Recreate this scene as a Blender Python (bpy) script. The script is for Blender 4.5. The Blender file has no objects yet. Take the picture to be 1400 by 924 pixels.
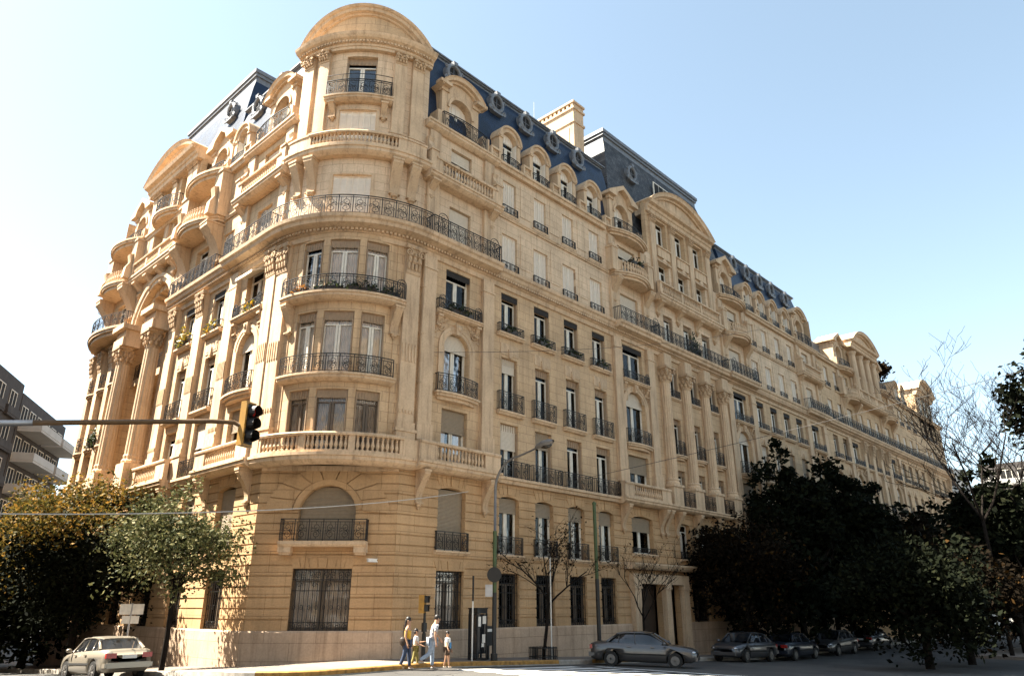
import bpy, math, random
from math import sin, cos, pi, radians, sqrt, asin, atan2
from mathutils import Vector

random.seed(11)
SC = bpy.context.scene
COL = SC.collection

# ------------------------------------------------------------------ camera
CAM = Vector((-14.094, -23.0, 1.9))
cam_d = bpy.data.cameras.new('camera')
cam_d.sensor_width = 36.0
cam_d.lens = 987.4 / 1400.0 * 36.0
cam_d.clip_end = 3000
cam_d.clip_start = 0.1
cam = bpy.data.objects.new('camera', cam_d)
cam.location = CAM
cam.rotation_euler = (radians(90 + 20.316), 0, radians(43.219 - 90))
COL.objects.link(cam)
SC.camera = cam

# ------------------------------------------------------------------ sky, sun, exposure
SUN_EL = radians(54)
SUN_AZ = atan2(-0.66, 0.75)            # clockwise angle from +Y to the sun
world = bpy.data.worlds.new('World')
SC.world = world
world.use_nodes = True
nt = world.node_tree
nt.nodes.clear()
sky = nt.nodes.new('ShaderNodeTexSky')
sky.sky_type = 'NISHITA'
sky.sun_disc = False
sky.sun_elevation = SUN_EL
sky.sun_rotation = SUN_AZ
sky.air_density = 1.0
sky.dust_density = 0.7
sky.ozone_density = 1.0
bg = nt.nodes.new('ShaderNodeBackground')
bg.inputs['Strength'].default_value = 0.052
wo = nt.nodes.new('ShaderNodeOutputWorld')
hsv = nt.nodes.new('ShaderNodeHueSaturation')
hsv.inputs['Saturation'].default_value = 0.74
hsv.inputs['Hue'].default_value = 0.480
nt.links.new(sky.outputs[0], hsv.inputs['Color'])
nt.links.new(hsv.outputs[0], bg.inputs[0])
nt.links.new(bg.outputs[0], wo.inputs[0])

sun_d = bpy.data.lights.new('sun', 'SUN')
sun_d.energy = 5.0
sun_d.angle = radians(0.5)
sun_d.color = (1.0, 0.93, 0.80)
sun = bpy.data.objects.new('sun', sun_d)
to_sun = Vector((sin(SUN_AZ) * cos(SUN_EL), cos(SUN_AZ) * cos(SUN_EL), sin(SUN_EL)))
sun.rotation_euler = to_sun.to_track_quat('Z', 'Y').to_euler()
sun.location = (-20, 10, 60)
COL.objects.link(sun)

SC.view_settings.view_transform = 'Standard'
SC.view_settings.look = 'None'
SC.view_settings.exposure = 2.62
SC.view_settings.gamma = 1.0
SC.cycles.max_bounces = 8
SC.cycles.transparent_max_bounces = 12
SC.cycles.sample_clamp_indirect = 6.0

# ------------------------------------------------------------------ materials
def new_mat(name):
    m = bpy.data.materials.new(name)
    m.use_nodes = True
    t = m.node_tree
    b = t.nodes['Principled BSDF']
    return m, t, b

def nd(t, typ, **kw):
    n = t.nodes.new(typ)
    for k, v in kw.items():
        if k.startswith('i_'):
            n.inputs[k[2:].replace('_', ' ')].default_value = v
        else:
            setattr(n, k, v)
    return n

def ramp(t, stops):
    r = t.nodes.new('ShaderNodeValToRGB')
    e = r.color_ramp.elements
    while len(e) < len(stops):
        e.new(0.5)
    for x, (p, c) in zip(e, stops):
        x.position = p
        x.color = (*c, 1) if len(c) == 3 else c
    return r

def plain(name, col, rough=0.6, metal=0.0, spec=0.4, var=0.12, scale=6.0, bump=0.0):
    m, t, b = new_mat(name)
    tc = nd(t, 'ShaderNodeTexCoord')
    n = nd(t, 'ShaderNodeTexNoise')
    n.inputs['Scale'].default_value = scale
    n.inputs['Detail'].default_value = 4
    t.links.new(tc.outputs['Object'], n.inputs['Vector'])
    lo = tuple(c * (1 - var) for c in col)
    hi = tuple(min(1, c * (1 + var)) for c in col)
    r = ramp(t, [(0.3, lo), (0.7, hi)])
    t.links.new(n.outputs['Fac'], r.inputs['Fac'])
    t.links.new(r.outputs['Color'], b.inputs['Base Color'])
    b.inputs['Roughness'].default_value = rough
    b.inputs['Metallic'].default_value = metal
    b.inputs['Specular IOR Level'].default_value = spec
    if bump:
        bp = nd(t, 'ShaderNodeBump')
        bp.inputs['Strength'].default_value = bump
        bp.inputs['Distance'].default_value = 0.02
        t.links.new(n.outputs['Fac'], bp.inputs['Height'])
        t.links.new(bp.outputs['Normal'], b.inputs['Normal'])
    return m

def stone(name, col, joints=None, stain=0.5, rough=0.85):
    """Warm limestone render: block-to-block tone, weather streaks, fine pitting, optional ashlar joints."""
    m, t, b = new_mat(name)
    tc = nd(t, 'ShaderNodeTexCoord')
    L = t.links.new
    big = nd(t, 'ShaderNodeTexNoise')
    big.inputs['Scale'].default_value = 0.55
    big.inputs['Detail'].default_value = 5
    big.inputs['Roughness'].default_value = 0.65
    L(tc.outputs['Object'], big.inputs['Vector'])
    c0 = tuple(c * 0.80 for c in col)
    c1 = tuple(min(1, c * 1.12) for c in col)
    r1 = ramp(t, [(0.32, c0), (0.68, c1)])
    L(big.outputs['Fac'], r1.inputs['Fac'])
    # vertical weather streaks
    mp = nd(t, 'ShaderNodeMapping')
    mp.inputs['Scale'].default_value = (2.6, 2.6, 0.16)
    L(tc.outputs['Object'], mp.inputs['Vector'])
    st = nd(t, 'ShaderNodeTexNoise')
    st.inputs['Scale'].default_value = 1.6
    st.inputs['Detail'].default_value = 6
    st.inputs['Roughness'].default_value = 0.7
    L(mp.outputs['Vector'], st.inputs['Vector'])
    r2 = ramp(t, [(0.50, (1, 1, 1)), (0.76, (0.36, 0.31, 0.27))])
    L(st.outputs['Fac'], r2.inputs['Fac'])
    mx = nd(t, 'ShaderNodeMixRGB', blend_type='MULTIPLY')
    mx.inputs['Fac'].default_value = stain
    L(r1.outputs['Color'], mx.inputs['Color1'])
    L(r2.outputs['Color'], mx.inputs['Color2'])
    fine = nd(t, 'ShaderNodeTexNoise')
    fine.inputs['Scale'].default_value = 14
    fine.inputs['Detail'].default_value = 6
    L(tc.outputs['Object'], fine.inputs['Vector'])
    r3 = ramp(t, [(0.35, (0.86, 0.85, 0.84)), (0.6, (1, 1, 1))])
    L(fine.outputs['Fac'], r3.inputs['Fac'])
    mx2 = nd(t, 'ShaderNodeMixRGB', blend_type='MULTIPLY')
    mx2.inputs['Fac'].default_value = 0.8
    L(mx.outputs['Color'], mx2.inputs['Color1'])
    L(r3.outputs['Color'], mx2.inputs['Color2'])
    out = mx2.outputs['Color']
    bp = nd(t, 'ShaderNodeBump')
    bp.inputs['Strength'].default_value = 0.25
    bp.inputs['Distance'].default_value = 0.015
    L(fine.outputs['Fac'], bp.inputs['Height'])
    if joints:
        sx = nd(t, 'ShaderNodeSeparateXYZ')
        cx = nd(t, 'ShaderNodeCombineXYZ')
        L(tc.outputs['Object'], sx.inputs[0])
        L(sx.outputs['X'], cx.inputs['X'])
        L(sx.outputs['Z'], cx.inputs['Y'])
        br = nd(t, 'ShaderNodeTexBrick')
        br.inputs['Scale'].default_value = 1.0
        br.inputs['Brick Width'].default_value = joints[0]
        br.inputs['Row Height'].default_value = joints[1]
        br.inputs['Mortar Size'].default_value = 0.009
        br.inputs['Mortar Smooth'].default_value = 0.3
        br.inputs['Color1'].default_value = (1, 1, 1, 1)
        br.inputs['Color2'].default_value = (0.90, 0.89, 0.87, 1)
        br.inputs['Mortar'].default_value = (0.42, 0.37, 0.33, 1)
        L(cx.outputs[0], br.inputs['Vector'])
        mx3 = nd(t, 'ShaderNodeMixRGB', blend_type='MULTIPLY')
        mx3.inputs['Fac'].default_value = 0.85
        L(out, mx3.inputs['Color1'])
        L(br.outputs['Color'], mx3.inputs['Color2'])
        out = mx3.outputs['Color']
        bp2 = nd(t, 'ShaderNodeBump', invert=True)
        bp2.inputs['Strength'].default_value = 0.6
        bp2.inputs['Distance'].default_value = 0.01
        L(br.outputs['Fac'], bp2.inputs['Height'])
        L(bp.outputs['Normal'], bp2.inputs['Normal'])
        L(bp2.outputs['Normal'], b.inputs['Normal'])
    else:
        L(bp.outputs['Normal'], b.inputs['Normal'])
    L(out, b.inputs['Base Color'])
    b.inputs['Roughness'].default_value = rough
    b.inputs['Specular IOR Level'].default_value = 0.25
    return m

def glass_mat(name, tint=(0.94, 0.95, 0.96), refl=0.16):
    m = bpy.data.materials.new(name)
    m.use_nodes = True
    t = m.node_tree
    t.nodes.clear()
    o = nd(t, 'ShaderNodeOutputMaterial')
    tr = nd(t, 'ShaderNodeBsdfTransparent')
    tr.inputs[0].default_value = (*tint, 1)
    gl = nd(t, 'ShaderNodeBsdfGlossy')
    gl.inputs['Roughness'].default_value = 0.03
    tc = nd(t, 'ShaderNodeTexCoord')
    n = nd(t, 'ShaderNodeTexNoise')
    n.inputs['Scale'].default_value = 1.1
    bp = nd(t, 'ShaderNodeBump')
    bp.inputs['Strength'].default_value = 0.12
    bp.inputs['Distance'].default_value = 0.05
    t.links.new(tc.outputs['Object'], n.inputs['Vector'])
    t.links.new(n.outputs['Fac'], bp.inputs['Height'])
    t.links.new(bp.outputs['Normal'], gl.inputs['Normal'])
    mx = nd(t, 'ShaderNodeMixShader')
    fr = nd(t, 'ShaderNodeFresnel')
    fr.inputs['IOR'].default_value = 1.42
    ad = nd(t, 'ShaderNodeMath', operation='ADD')
    ad.inputs[1].default_value = refl
    t.links.new(fr.outputs[0], ad.inputs[0])
    t.links.new(ad.outputs[0], mx.inputs[0])
    t.links.new(tr.outputs[0], mx.inputs[1])
    t.links.new(gl.outputs[0], mx.inputs[2])
    t.links.new(mx.outputs[0], o.inputs[0])
    return m

def leaf_mat(name, stops, rough=0.5, trans=0.25, spec=0.25):
    """Leaf colours vary leaf by leaf (every leaf is its own mesh island)."""
    m = bpy.data.materials.new(name)
    m.use_nodes = True
    t = m.node_tree
    b = t.nodes['Principled BSDF']
    g = nd(t, 'ShaderNodeNewGeometry')
    r = ramp(t, stops)
    t.links.new(g.outputs['Random Per Island'], r.inputs['Fac'])
    t.links.new(r.outputs['Color'], b.inputs['Base Color'])
    b.inputs['Roughness'].default_value = rough
    b.inputs['Specular IOR Level'].default_value = spec
    tl = nd(t, 'ShaderNodeBsdfTranslucent')
    t.links.new(r.outputs['Color'], tl.inputs['Color'])
    mx = nd(t, 'ShaderNodeMixShader')
    mx.inputs[0].default_value = trans
    o = [n for n in t.nodes if n.type == 'OUTPUT_MATERIAL'][0]
    t.links.new(b.outputs[0], mx.inputs[1])
    t.links.new(tl.outputs[0], mx.inputs[2])
    t.links.new(mx.outputs[0], o.inputs[0])
    return m

ST = (0.565, 0.39, 0.232)
M = {}
M['ashlar'] = stone('limestone_ashlar', ST, joints=(0.95, 0.42), stain=.55)
M['ashlar_pale'] = stone('limestone_ashlar_top_lit', (0.66, 0.485, 0.325), joints=(0.95, 0.42), stain=.6)  # same stone, paler: the brighter light higher up is put into the colour
M['rustic'] = stone('limestone_rusticated', (0.49, 0.31, 0.162), joints=(1.35, 0.77), stain=0.35)  # darker tone carries the dimmer light at street level
M['trim'] = stone('limestone_trim', (0.58, 0.412, 0.262), stain=0.85)
M['carved'] = stone('limestone_carved', (0.50, 0.345, 0.21), stain=0.95)
M['plinth'] = stone('granite_plinth', (0.50, 0.36, 0.25), joints=(1.9, 0.62), stain=0.7)
M['iron'] = plain('black_wrought_iron', (0.018, 0.015, 0.013), 0.5, 0.3, 0.4)
M['frame'] = plain('white_window_paint', (0.66, 0.60, 0.50), 0.5)
M['frame_brown'] = plain('brown_window_paint', (0.10, 0.07, 0.045), 0.5)
M['shut_white'] = plain('white_metal_shutter', (0.72, 0.63, 0.52), 0.55, var=0.06)
M['shut_brown'] = plain('brown_shutter', (0.30, 0.205, 0.125), 0.6)
M['roller'] = plain('tan_roller_blind', (0.26, 0.20, 0.135), 0.6, var=0.08)
M['roller_pale'] = plain('pale_roller_blind', (0.56, 0.48, 0.38), 0.6, var=0.06)
M['curtain'] = plain('sheer_curtain', (0.74, 0.60, 0.47), 0.9, var=0.15, scale=3)
M['curtain_d'] = plain('dim_curtain', (0.42, 0.32, 0.24), 0.9, var=0.2, scale=3)
M['glass'] = glass_mat('window_glass', refl=0.0)
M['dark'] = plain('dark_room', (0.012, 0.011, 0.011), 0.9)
M['valance'] = plain('dark_awning_cloth', (0.022, 0.018, 0.015), 0.9)
M['awning'] = plain('cream_awning_cloth', (0.70, 0.62, 0.50), 0.9)
M['zinc'] = plain('grey_zinc', (0.15, 0.155, 0.165), 0.5, 0.3, 0.5, var=0.2)
M['wood'] = plain('dark_door_wood', (0.035, 0.022, 0.014), 0.45)

def slate_mat(name, c0, c1, rough=0.40):
    m, t, b = new_mat(name)
    L = t.links.new
    tc = nd(t, 'ShaderNodeTexCoord')
    sx = nd(t, 'ShaderNodeSeparateXYZ')
    cx = nd(t, 'ShaderNodeCombineXYZ')
    L(tc.outputs['Object'], sx.inputs[0])
    L(sx.outputs['X'], cx.inputs['X'])
    L(sx.outputs['Z'], cx.inputs['Y'])
    br = nd(t, 'ShaderNodeTexBrick')
    br.inputs['Scale'].default_value = 1.0
    br.inputs['Brick Width'].default_value = 0.26
    br.inputs['Row Height'].default_value = 0.2
    br.inputs['Mortar Size'].default_value = 0.012
    br.inputs['Color1'].default_value = (*c0, 1)
    br.inputs['Color2'].default_value = (*c1, 1)
    br.inputs['Mortar'].default_value = (*[c * 0.35 for c in c0], 1)
    L(cx.outputs[0], br.inputs['Vector'])
    n = nd(t, 'ShaderNodeTexNoise')
    n.inputs['Scale'].default_value = 1.3
    n.inputs['Detail'].default_value = 6
    L(tc.outputs['Object'], n.inputs['Vector'])
    r = ramp(t, [(0.3, (0.5, 0.5, 0.5)), (0.7, (1.4, 1.38, 1.35))])
    L(n.outputs['Fac'], r.inputs['Fac'])
    mx = nd(t, 'ShaderNodeMixRGB', blend_type='MULTIPLY')
    mx.inputs['Fac'].default_value = 1
    L(br.outputs['Color'], mx.inputs['Color1'])
    L(r.outputs['Color'], mx.inputs['Color2'])
    L(mx.outputs['Color'], b.inputs['Base Color'])
    bp = nd(t, 'ShaderNodeBump', invert=True)
    bp.inputs['Strength'].default_value = 0.5
    bp.inputs['Distance'].default_value = 0.02
    L(br.outputs['Fac'], bp.inputs['Height'])
    L(bp.outputs['Normal'], b.inputs['Normal'])
    b.inputs['Roughness'].default_value = rough
    b.inputs['Specular IOR Level'].default_value = 0.3
    return m
M['slate'] = slate_mat('blue_slate', (0.007, 0.019, 0.046), (0.011, 0.025, 0.056))
M['slate_grey'] = slate_mat('weathered_grey_slate', (0.030, 0.030, 0.033), (0.075, 0.074, 0.076), 0.55)

# ------------------------------------------------------------------ mesh builder
class MB:
    def __init__(self):
        self.v = []
        self.f = []
    def add(self, vs, fs):
        o = len(self.v)
        self.v += vs
        self.f += [tuple(i + o for i in f) for f in fs]
    def poly(self, *pts):
        self.add(list(pts), [tuple(range(len(pts)))])
    def box(self, x0, x1, y0, y1, z0, z1, n=1):
        self.prof([(y0, z0), (y1, z0), (y1, z1), (y0, z1)], x0, x1, n)
    def prof(self, p, x0, x1, n=1, cap=True):
        """closed profile (y, z) swept along x"""
        k = len(p)
        vs = []
        for i in range(n + 1):
            x = x0 + (x1 - x0) * i / n
            vs += [(x, y, z) for y, z in p]
        fs = []
        for i in range(n):
            for j in range(k):
                a, b = i * k + j, i * k + (j + 1) % k
                fs.append((a, b, b + k, a + k))
        if cap:
            fs.append(tuple(range(k)))
            fs.append(tuple(n * k + j for j in reversed(range(k))))
        self.add(vs, fs)
    def plate(self, o, y0, y1):
        """outline (x, z) given thickness in y"""
        k = len(o)
        vs = [(x, y0, z) for x, z in o] + [(x, y1, z) for x, z in o]
        fs = [tuple(range(k)), tuple(k + j for j in reversed(range(k)))]
        fs += [(j, (j + 1) % k, k + (j + 1) % k, k + j) for j in range(k)]
        self.add(vs, fs)
    def side(self, o, x0, x1):
        """outline (y, z) given thickness in x"""
        self.prof(o, x0, x1, 1)
    def tube(self, pts, r, k=4, closed=False, r1=None):
        P = [Vector(p) for p in pts]
        n = len(P)
        if n < 2:
            return
        vs = []
        for i, p in enumerate(P):
            if closed:
                d = P[(i + 1) % n] - P[i - 1]
            else:
                d = P[min(i + 1, n - 1)] - P[max(i - 1, 0)]
            if d.length < 1e-9:
                d = Vector((0, 0, 1))
            d.normalize()
            u = d.cross(Vector((0, 1, 0)))
            if u.length < 0.2:
                u = d.cross(Vector((1, 0, 0)))
            u.normalize()
            w = d.cross(u)
            rr = r if r1 is None else r + (r1 - r) * i / (n - 1)
            for j in range(k):
                a = 2 * pi * (j + 0.5) / k
                vs.append(tuple(p + (u * cos(a) + w * sin(a)) * rr))
        fs = []
        m = n if closed else n - 1
        for i in range(m):
            for j in range(k):
                a, b = i * k + j, i * k + (j + 1) % k
                c, d2 = ((i + 1) % n) * k + (j + 1) % k, ((i + 1) % n) * k + j
                fs.append((a, b, c, d2))
        if not closed:
            fs.append(tuple(range(k)))
            fs.append(tuple((n - 1) * k + j for j in reversed(range(k))))
        self.add(vs, fs)
    def lathe(self, p, cx=0, cy=0, k=8, star=0.0, z0=0):
        """profile (r, z) turned about a vertical axis; star > 0 flutes it"""
        vs = []
        for r, z in p:
            for j in range(k):
                a = 2 * pi * j / k
                rr = r * (1 - star * (j % 2))
                vs.append((cx + rr * cos(a), cy + rr * sin(a), z0 + z))
        fs = []
        for i in range(len(p) - 1):
            for j in range(k):
                a, b = i * k + j, i * k + (j + 1) % k
                fs.append((a, b, b + k, a + k))
        fs.append(tuple(range(k)))
        fs.append(tuple((len(p) - 1) * k + j for j in reversed(range(k))))
        self.add(vs, fs)
    def ball(self, c, rx, ry, rz, k=8, m=5):
        p = [(sin(pi * i / m), -cos(pi * i / m)) for i in range(m + 1)]
        vs = []
        for r, z in p:
            for j in range(k):
                a = 2 * pi * j / k
                vs.append((c[0] + rx * max(r, 0.01) * cos(a), c[1] + ry * max(r, 0.01) * sin(a), c[2] + rz * z))
        fs = [(i * k + j, i * k + (j + 1) % k, (i + 1) * k + (j + 1) % k, (i + 1) * k + j) for i in range(m) for j in range(k)]
        self.add(vs, fs)
    def arch(self, hw, z0, rise, prof, n=24, x=0.0, a0=-1.0, a1=1.0):
        """profile (dr, y) swept along the circular arch through (-hw, z0), (0, z0+rise), (hw, z0)"""
        R = (hw * hw + rise * rise) / (2 * rise)
        zc = z0 + rise - R
        A = asin(min(1, hw / R)) if rise <= hw else pi - asin(hw / R)
        k = len(prof)
        vs = []
        for i in range(n + 1):
            a = A * (a0 + (a1 - a0) * i / n)
            for dr, y in prof:
                vs.append((x + (R + dr) * sin(a), y, zc + (R + dr) * cos(a)))
        fs = []
        for i in range(n):
            for j in range(k):
                p, q = i * k + j, i * k + (j + 1) % k
                fs.append((p, q, q + k, p + k))
        fs.append(tuple(range(k)))
        fs.append(tuple(n * k + j for j in reversed(range(k))))
        self.add(vs, fs)
    def wall(self, x0, x1, z0, z1, holes=(), depth=0.32, grooves=(), gd=0.05, gh=0.055, maxdx=None, caps=True):
        """a face wall at y=0 with reveals; holes are (xa, xb, za, zb[, rise])"""
        xs = {round(x0, 4), round(x1, 4)}
        zs = {round(z0, 4), round(z1, 4)}
        hl = []
        for h in holes:
            xa, xb = max(h[0], x0), min(h[1], x1)
            za, zb = max(h[2], z0), min(h[3], z1)
            if xb - xa < 0.01 or zb - za < 0.01:
                continue
            hl.append((round(xa, 4), round(xb, 4), round(za, 4), round(zb, 4), h[4] if len(h) > 4 else 0))
            xs |= {round(xa, 4), round(xb, 4)}
            zs |= {round(za, 4), round(zb, 4)}
        gs = [g for g in grooves if z0 < g < z1]
        for g in gs:
            zs |= {round(g - gh / 2, 4), round(g + gh / 2, 4)}
        xs = sorted(xs)
        zs = sorted(zs)
        if maxdx:
            nx = []
            for a, b in zip(xs, xs[1:]):
                m = max(1, int((b - a) / maxdx + 0.99))
                nx += [a + (b - a) * i / m for i in range(m)]
            xs = nx + [xs[-1]]
        nxc, nzc = len(xs) - 1, len(zs) - 1
        Y = [[None] * nzc for _ in range(nxc)]
        for i in range(nxc):
            cxm = (xs[i] + xs[i + 1]) / 2
            for j in range(nzc):
                czm = (zs[j] + zs[j + 1]) / 2
                if any(h[0] < cxm < h[1] and h[2] < czm < h[3] for h in hl):
                    continue
                Y[i][j] = gd if any(abs(czm - g) < gh / 2 for g in gs) else 0.0
        for i in range(nxc):
            for j in range(nzc):
                y = Y[i][j]
                if y is None:
                    continue
                a, b, c, d = xs[i], xs[i + 1], zs[j], zs[j + 1]
                self.poly((a, y, c), (b, y, c), (b, y, d), (a, y, d))
                if j + 1 < nzc and Y[i][j + 1] is not None and Y[i][j + 1] != y:
                    y2 = Y[i][j + 1]
                    self.poly((a, y, d), (b, y, d), (b, y2, d), (a, y2, d))
                if (i + 1 < nxc and Y[i + 1][j] is None) or (i + 1 == nxc and caps):
                    self.poly((b, y, c), (b, depth, c), (b, depth, d), (b, y, d))
                if (i > 0 and Y[i - 1][j] is None) or (i == 0 and caps):
                    self.poly((a, y, c), (a, depth, c), (a, depth, d), (a, y, d))
                if j + 1 < nzc and Y[i][j + 1] is None:
                    self.poly((a, y, d), (b, y, d), (b, depth, d), (a, depth, d))
                if j > 0 and Y[i][j - 1] is None:
                    self.poly((a, y, c), (b, y, c), (b, depth, c), (a, depth, c))
        for xa, xb, za, zb, rise in hl:
            if not rise:
                continue
            hw = (xb - xa) / 2
            cxm = (xa + xb) / 2
            pts = arc_pts(hw, rise, 16)
            for (p, q), (p2, q2) in zip(pts, pts[1:]):
                A, B = (cxm + p, zb - rise + q), (cxm + p2, zb - rise + q2)
                self.poly((A[0], 0, A[1]), (B[0], 0, B[1]), (B[0], 0, zb), (A[0], 0, zb))
                self.poly((A[0], 0, A[1]), (B[0], 0, B[1]), (B[0], depth, B[1]), (A[0], depth, A[1]))
    def bend(self, R):
        self.v = [((R - y) * sin(x / R), -(R - y) * cos(x / R), z) for x, y, z in self.v]
        return self
    def move(self, dx=0, dy=0, dz=0):
        self.v = [(x + dx, y + dy, z + dz) for x, y, z in self.v]
        return self
    def mesh(self, name, mat, smooth=False):
        me = bpy.data.meshes.new(name)
        me.from_pydata(self.v, [], self.f)
        me.materials.append(M[mat] if isinstance(mat, str) else mat)
        if smooth:
            me.polygons.foreach_set('use_smooth', [True] * len(me.polygons))
        me.update()
        return me

def arc_pts(hw, rise, n):
    if rise >= hw * 0.999:
        return [(-hw * cos(pi * i / n), rise * sin(pi * i / n)) for i in range(n + 1)]
    R = (hw * hw + rise * rise) / (2 * rise)
    A = asin(hw / R)
    return [(R * sin(-A + 2 * A * i / n), R * cos(-A + 2 * A * i / n) - R + rise) for i in range(n + 1)]

def link(name, me, parent=None, loc=(0, 0, 0), rz=0.0):
    o = bpy.data.objects.new(name, me)
    o.location = loc
    if rz:
        o.rotation_euler = (0, 0, rz)
    if parent is not None:
        o.parent = parent
    COL.objects.link(o)
    return o

def thing(name, label, cat, loc=(0, 0, 0), rz=0.0, group=None, me=None):
    o = link(name, me, None, loc, rz)
    o['label'] = label
    o['category'] = cat
    if group:
        o['group'] = group
    return o

CACHE = {}
def cached(key, fn):
    if key not in CACHE:
        CACHE[key] = fn()
    return CACHE[key]

def cl(x, a, b):
    return max(a, min(b, x))
def walk_z(u, v):
    """height of the pavement: the corner is the top of a gentle rise"""
    return 0.09 - 0.036 * cl(u - 3.7, 0, 25) - 0.0675 * cl(v, 0, 3.85) - 0.045 * cl(v - 3.85, 0, 25)
KERB = 0.17
def road_z(u, v):
    return walk_z(u, v) - KERB
# ------------------------------------------------------------------ facade frames and repeated components
class Face:
    """local x runs to the right as seen from the street, y into the building, z up"""
    def __init__(self, ox, oy, rz, R=None):
        self.o = (ox, oy)
        self.rz = rz
        self.R = R
    def at(self, x, y=0.0):
        if self.R:
            lx, ly, a = (self.R - y) * sin(x / self.R), -(self.R - y) * cos(x / self.R), x / self.R
        else:
            lx, ly, a = x, y, 0.0
        c, s_ = cos(self.rz), sin(self.rz)
        return (self.o[0] + lx * c - ly * s_, self.o[1] + lx * s_ + ly * c, self.rz + a)
    def put(self, name, me, x=0.0, y=0.0, z=0.0, parent=None):
        wx, wy, a = self.at(x, y)
        return link(name, me, parent, (wx, wy, z), a)
    def raw(self, name, mb, mat, parent=None, smooth=False):
        """a mesh built in this face's own coordinates (bent if the face is curved)"""
        if self.R:
            mb.bend(self.R)
        return link(name, mb.mesh(name, mat, smooth), parent, (self.o[0], self.o[1], 0), self.rz)
    def thing(self, name, me, x, y, z, label, cat, group=None):
        wx, wy, a = self.at(x, y)
        return thing(name, label, cat, (wx, wy, z), a, group, me)

CS = 3.848
FR = Face(0, 0, 0)                                  # long street front
FL = Face(0, 0, -pi / 2)                            # side street front: local x = -v
FC = Face(CS / 2, CS / 2, -pi / 4)                  # chamfer of the two lower storeys
FT = Face(4.4, 4.4, -pi / 4, 4.4)                   # rounded corner above
FB = Face(3.48, 3.48, -pi / 4, 3.3)                 # the bow between its pilasters

def volute(cx, cz, r, turns, a0, sgn=1, n=11, y=0.0):
    out = []
    for i in range(n + 1):
        t = i / n
        a = a0 + sgn * turns * 2 * pi * t
        rr = r * (1 - 0.82 * t)
        out.append((cx + rr * cos(a), y, cz + rr * sin(a)))
    return out

def scroll_bay(mb, x0, w, z0, h, r=0.013, y=0.0, flip=1):
    """an S of two volutes with small C-scrolls: the usual wrought-iron panel"""
    c = x0 + w / 2
    ra = min(w * 0.34, h * 0.24)
    for sg, zc in ((1, z0 + h * 0.29), (-1, z0 + h * 0.69)):
        a0 = pi / 2 if sg > 0 else -pi / 2
        mb.tube(volute(c, zc, ra, 1.35, a0 + 0.5 * flip, sg * flip, y=y), r)
        mb.tube(volute(c + flip * sg * ra * 0.9, zc + sg * ra * 0.9, ra * 0.45, 1.1, a0, -sg * flip, 8, y), r * 0.85)
    mb.tube([(c - flip * ra, y, z0 + h * 0.32), (c - flip * ra * 0.3, y, z0 + h * 0.5), (c + flip * ra, y, z0 + h * 0.66)], r)
    mb.tube([(c, y, z0), (c, y, z0 + h * 0.12)], r)
    mb.tube([(c, y, z0 + h), (c, y, z0 + h * 0.88)], r)

def rail_mb(w, h, bays=None, ret=0.0, bar=0.16, scroll=True, top=0.03):
    mb = MB()
    hw = w / 2
    n = max(4, int(w / 0.3))
    mb.box(-hw, hw, -0.022, 0.022, h - top, h, n)
    mb.box(-hw, hw, -0.014, 0.014, 0.05, 0.075, n)
    if h > 0.6:
        mb.box(-hw, hw, -0.012, 0.012, h - 0.125, h - 0.105, n)
    zt = h - 0.12 if h > 0.6 else h - top
    bays = bays or max(1, round(w / 0.5))
    bw = w / bays
    for i in range(bays + 1):
        x = -hw + i * bw
        mb.box(x - 0.014, x + 0.014, -0.014, 0.014, 0, h)
    for i in range(bays):
        if scroll:
            scroll_bay(mb, -hw + i * bw, bw, 0.07, zt - 0.07, flip=1 if i % 2 else -1)
            for s in (0.0, 1.0):
                x = -hw + i * bw + (0.09 if s == 0 else bw - 0.09)
                mb.box(x - 0.008, x + 0.008, -0.008, 0.008, 0.06, zt)
        else:
            m = max(2, int(bw / bar))
            for j in range(1, m):
                x = -hw + i * bw + bw * j / m
                mb.box(x - 0.009, x + 0.009, -0.009, 0.009, 0.06, zt)
    if ret:
        for x in (-hw, hw):
            mb.add([(x - .02, 0, h - top), (x + .02, 0, h - top), (x + .02, ret, h - top), (x - .02, ret, h - top),
                    (x - .02, 0, h), (x + .02, 0, h), (x + .02, ret, h), (x - .02, ret, h)],
                   [(0, 1, 2, 3), (4, 5, 6, 7), (0, 1, 5, 4), (1, 2, 6, 5), (2, 3, 7, 6), (3, 0, 4, 7)])
            m = max(2, int(ret / 0.12))
            for j in range(1, m + 1):
                y = ret * j / m
                mb.box(x - 0.01, x + 0.01, y - 0.01, y + 0.01, 0.0, h - top)
            mb.box(x - 0.012, x + 0.012, 0, ret, 0.05, 0.075)
    return mb

def crest(mb, x, h, r=0.24):
    """the raised end panel of a balcony rail"""
    mb.tube([(x - r * cos(pi * i / 10), 0, h + r * sin(pi * i / 10)) for i in range(11)], 0.018)
    mb.tube(volute(x, h + 0.02, r * 0.62, 1.3, pi / 2, 1), 0.013)
    mb.tube(volute(x, h - 0.30, r * 0.7, 1.3, -pi / 2, -1), 0.013)
    for s in (-1, 1):
        mb.box(x + s * r - 0.016, x + s * r + 0.016, -0.016, 0.016, 0, h)

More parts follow.
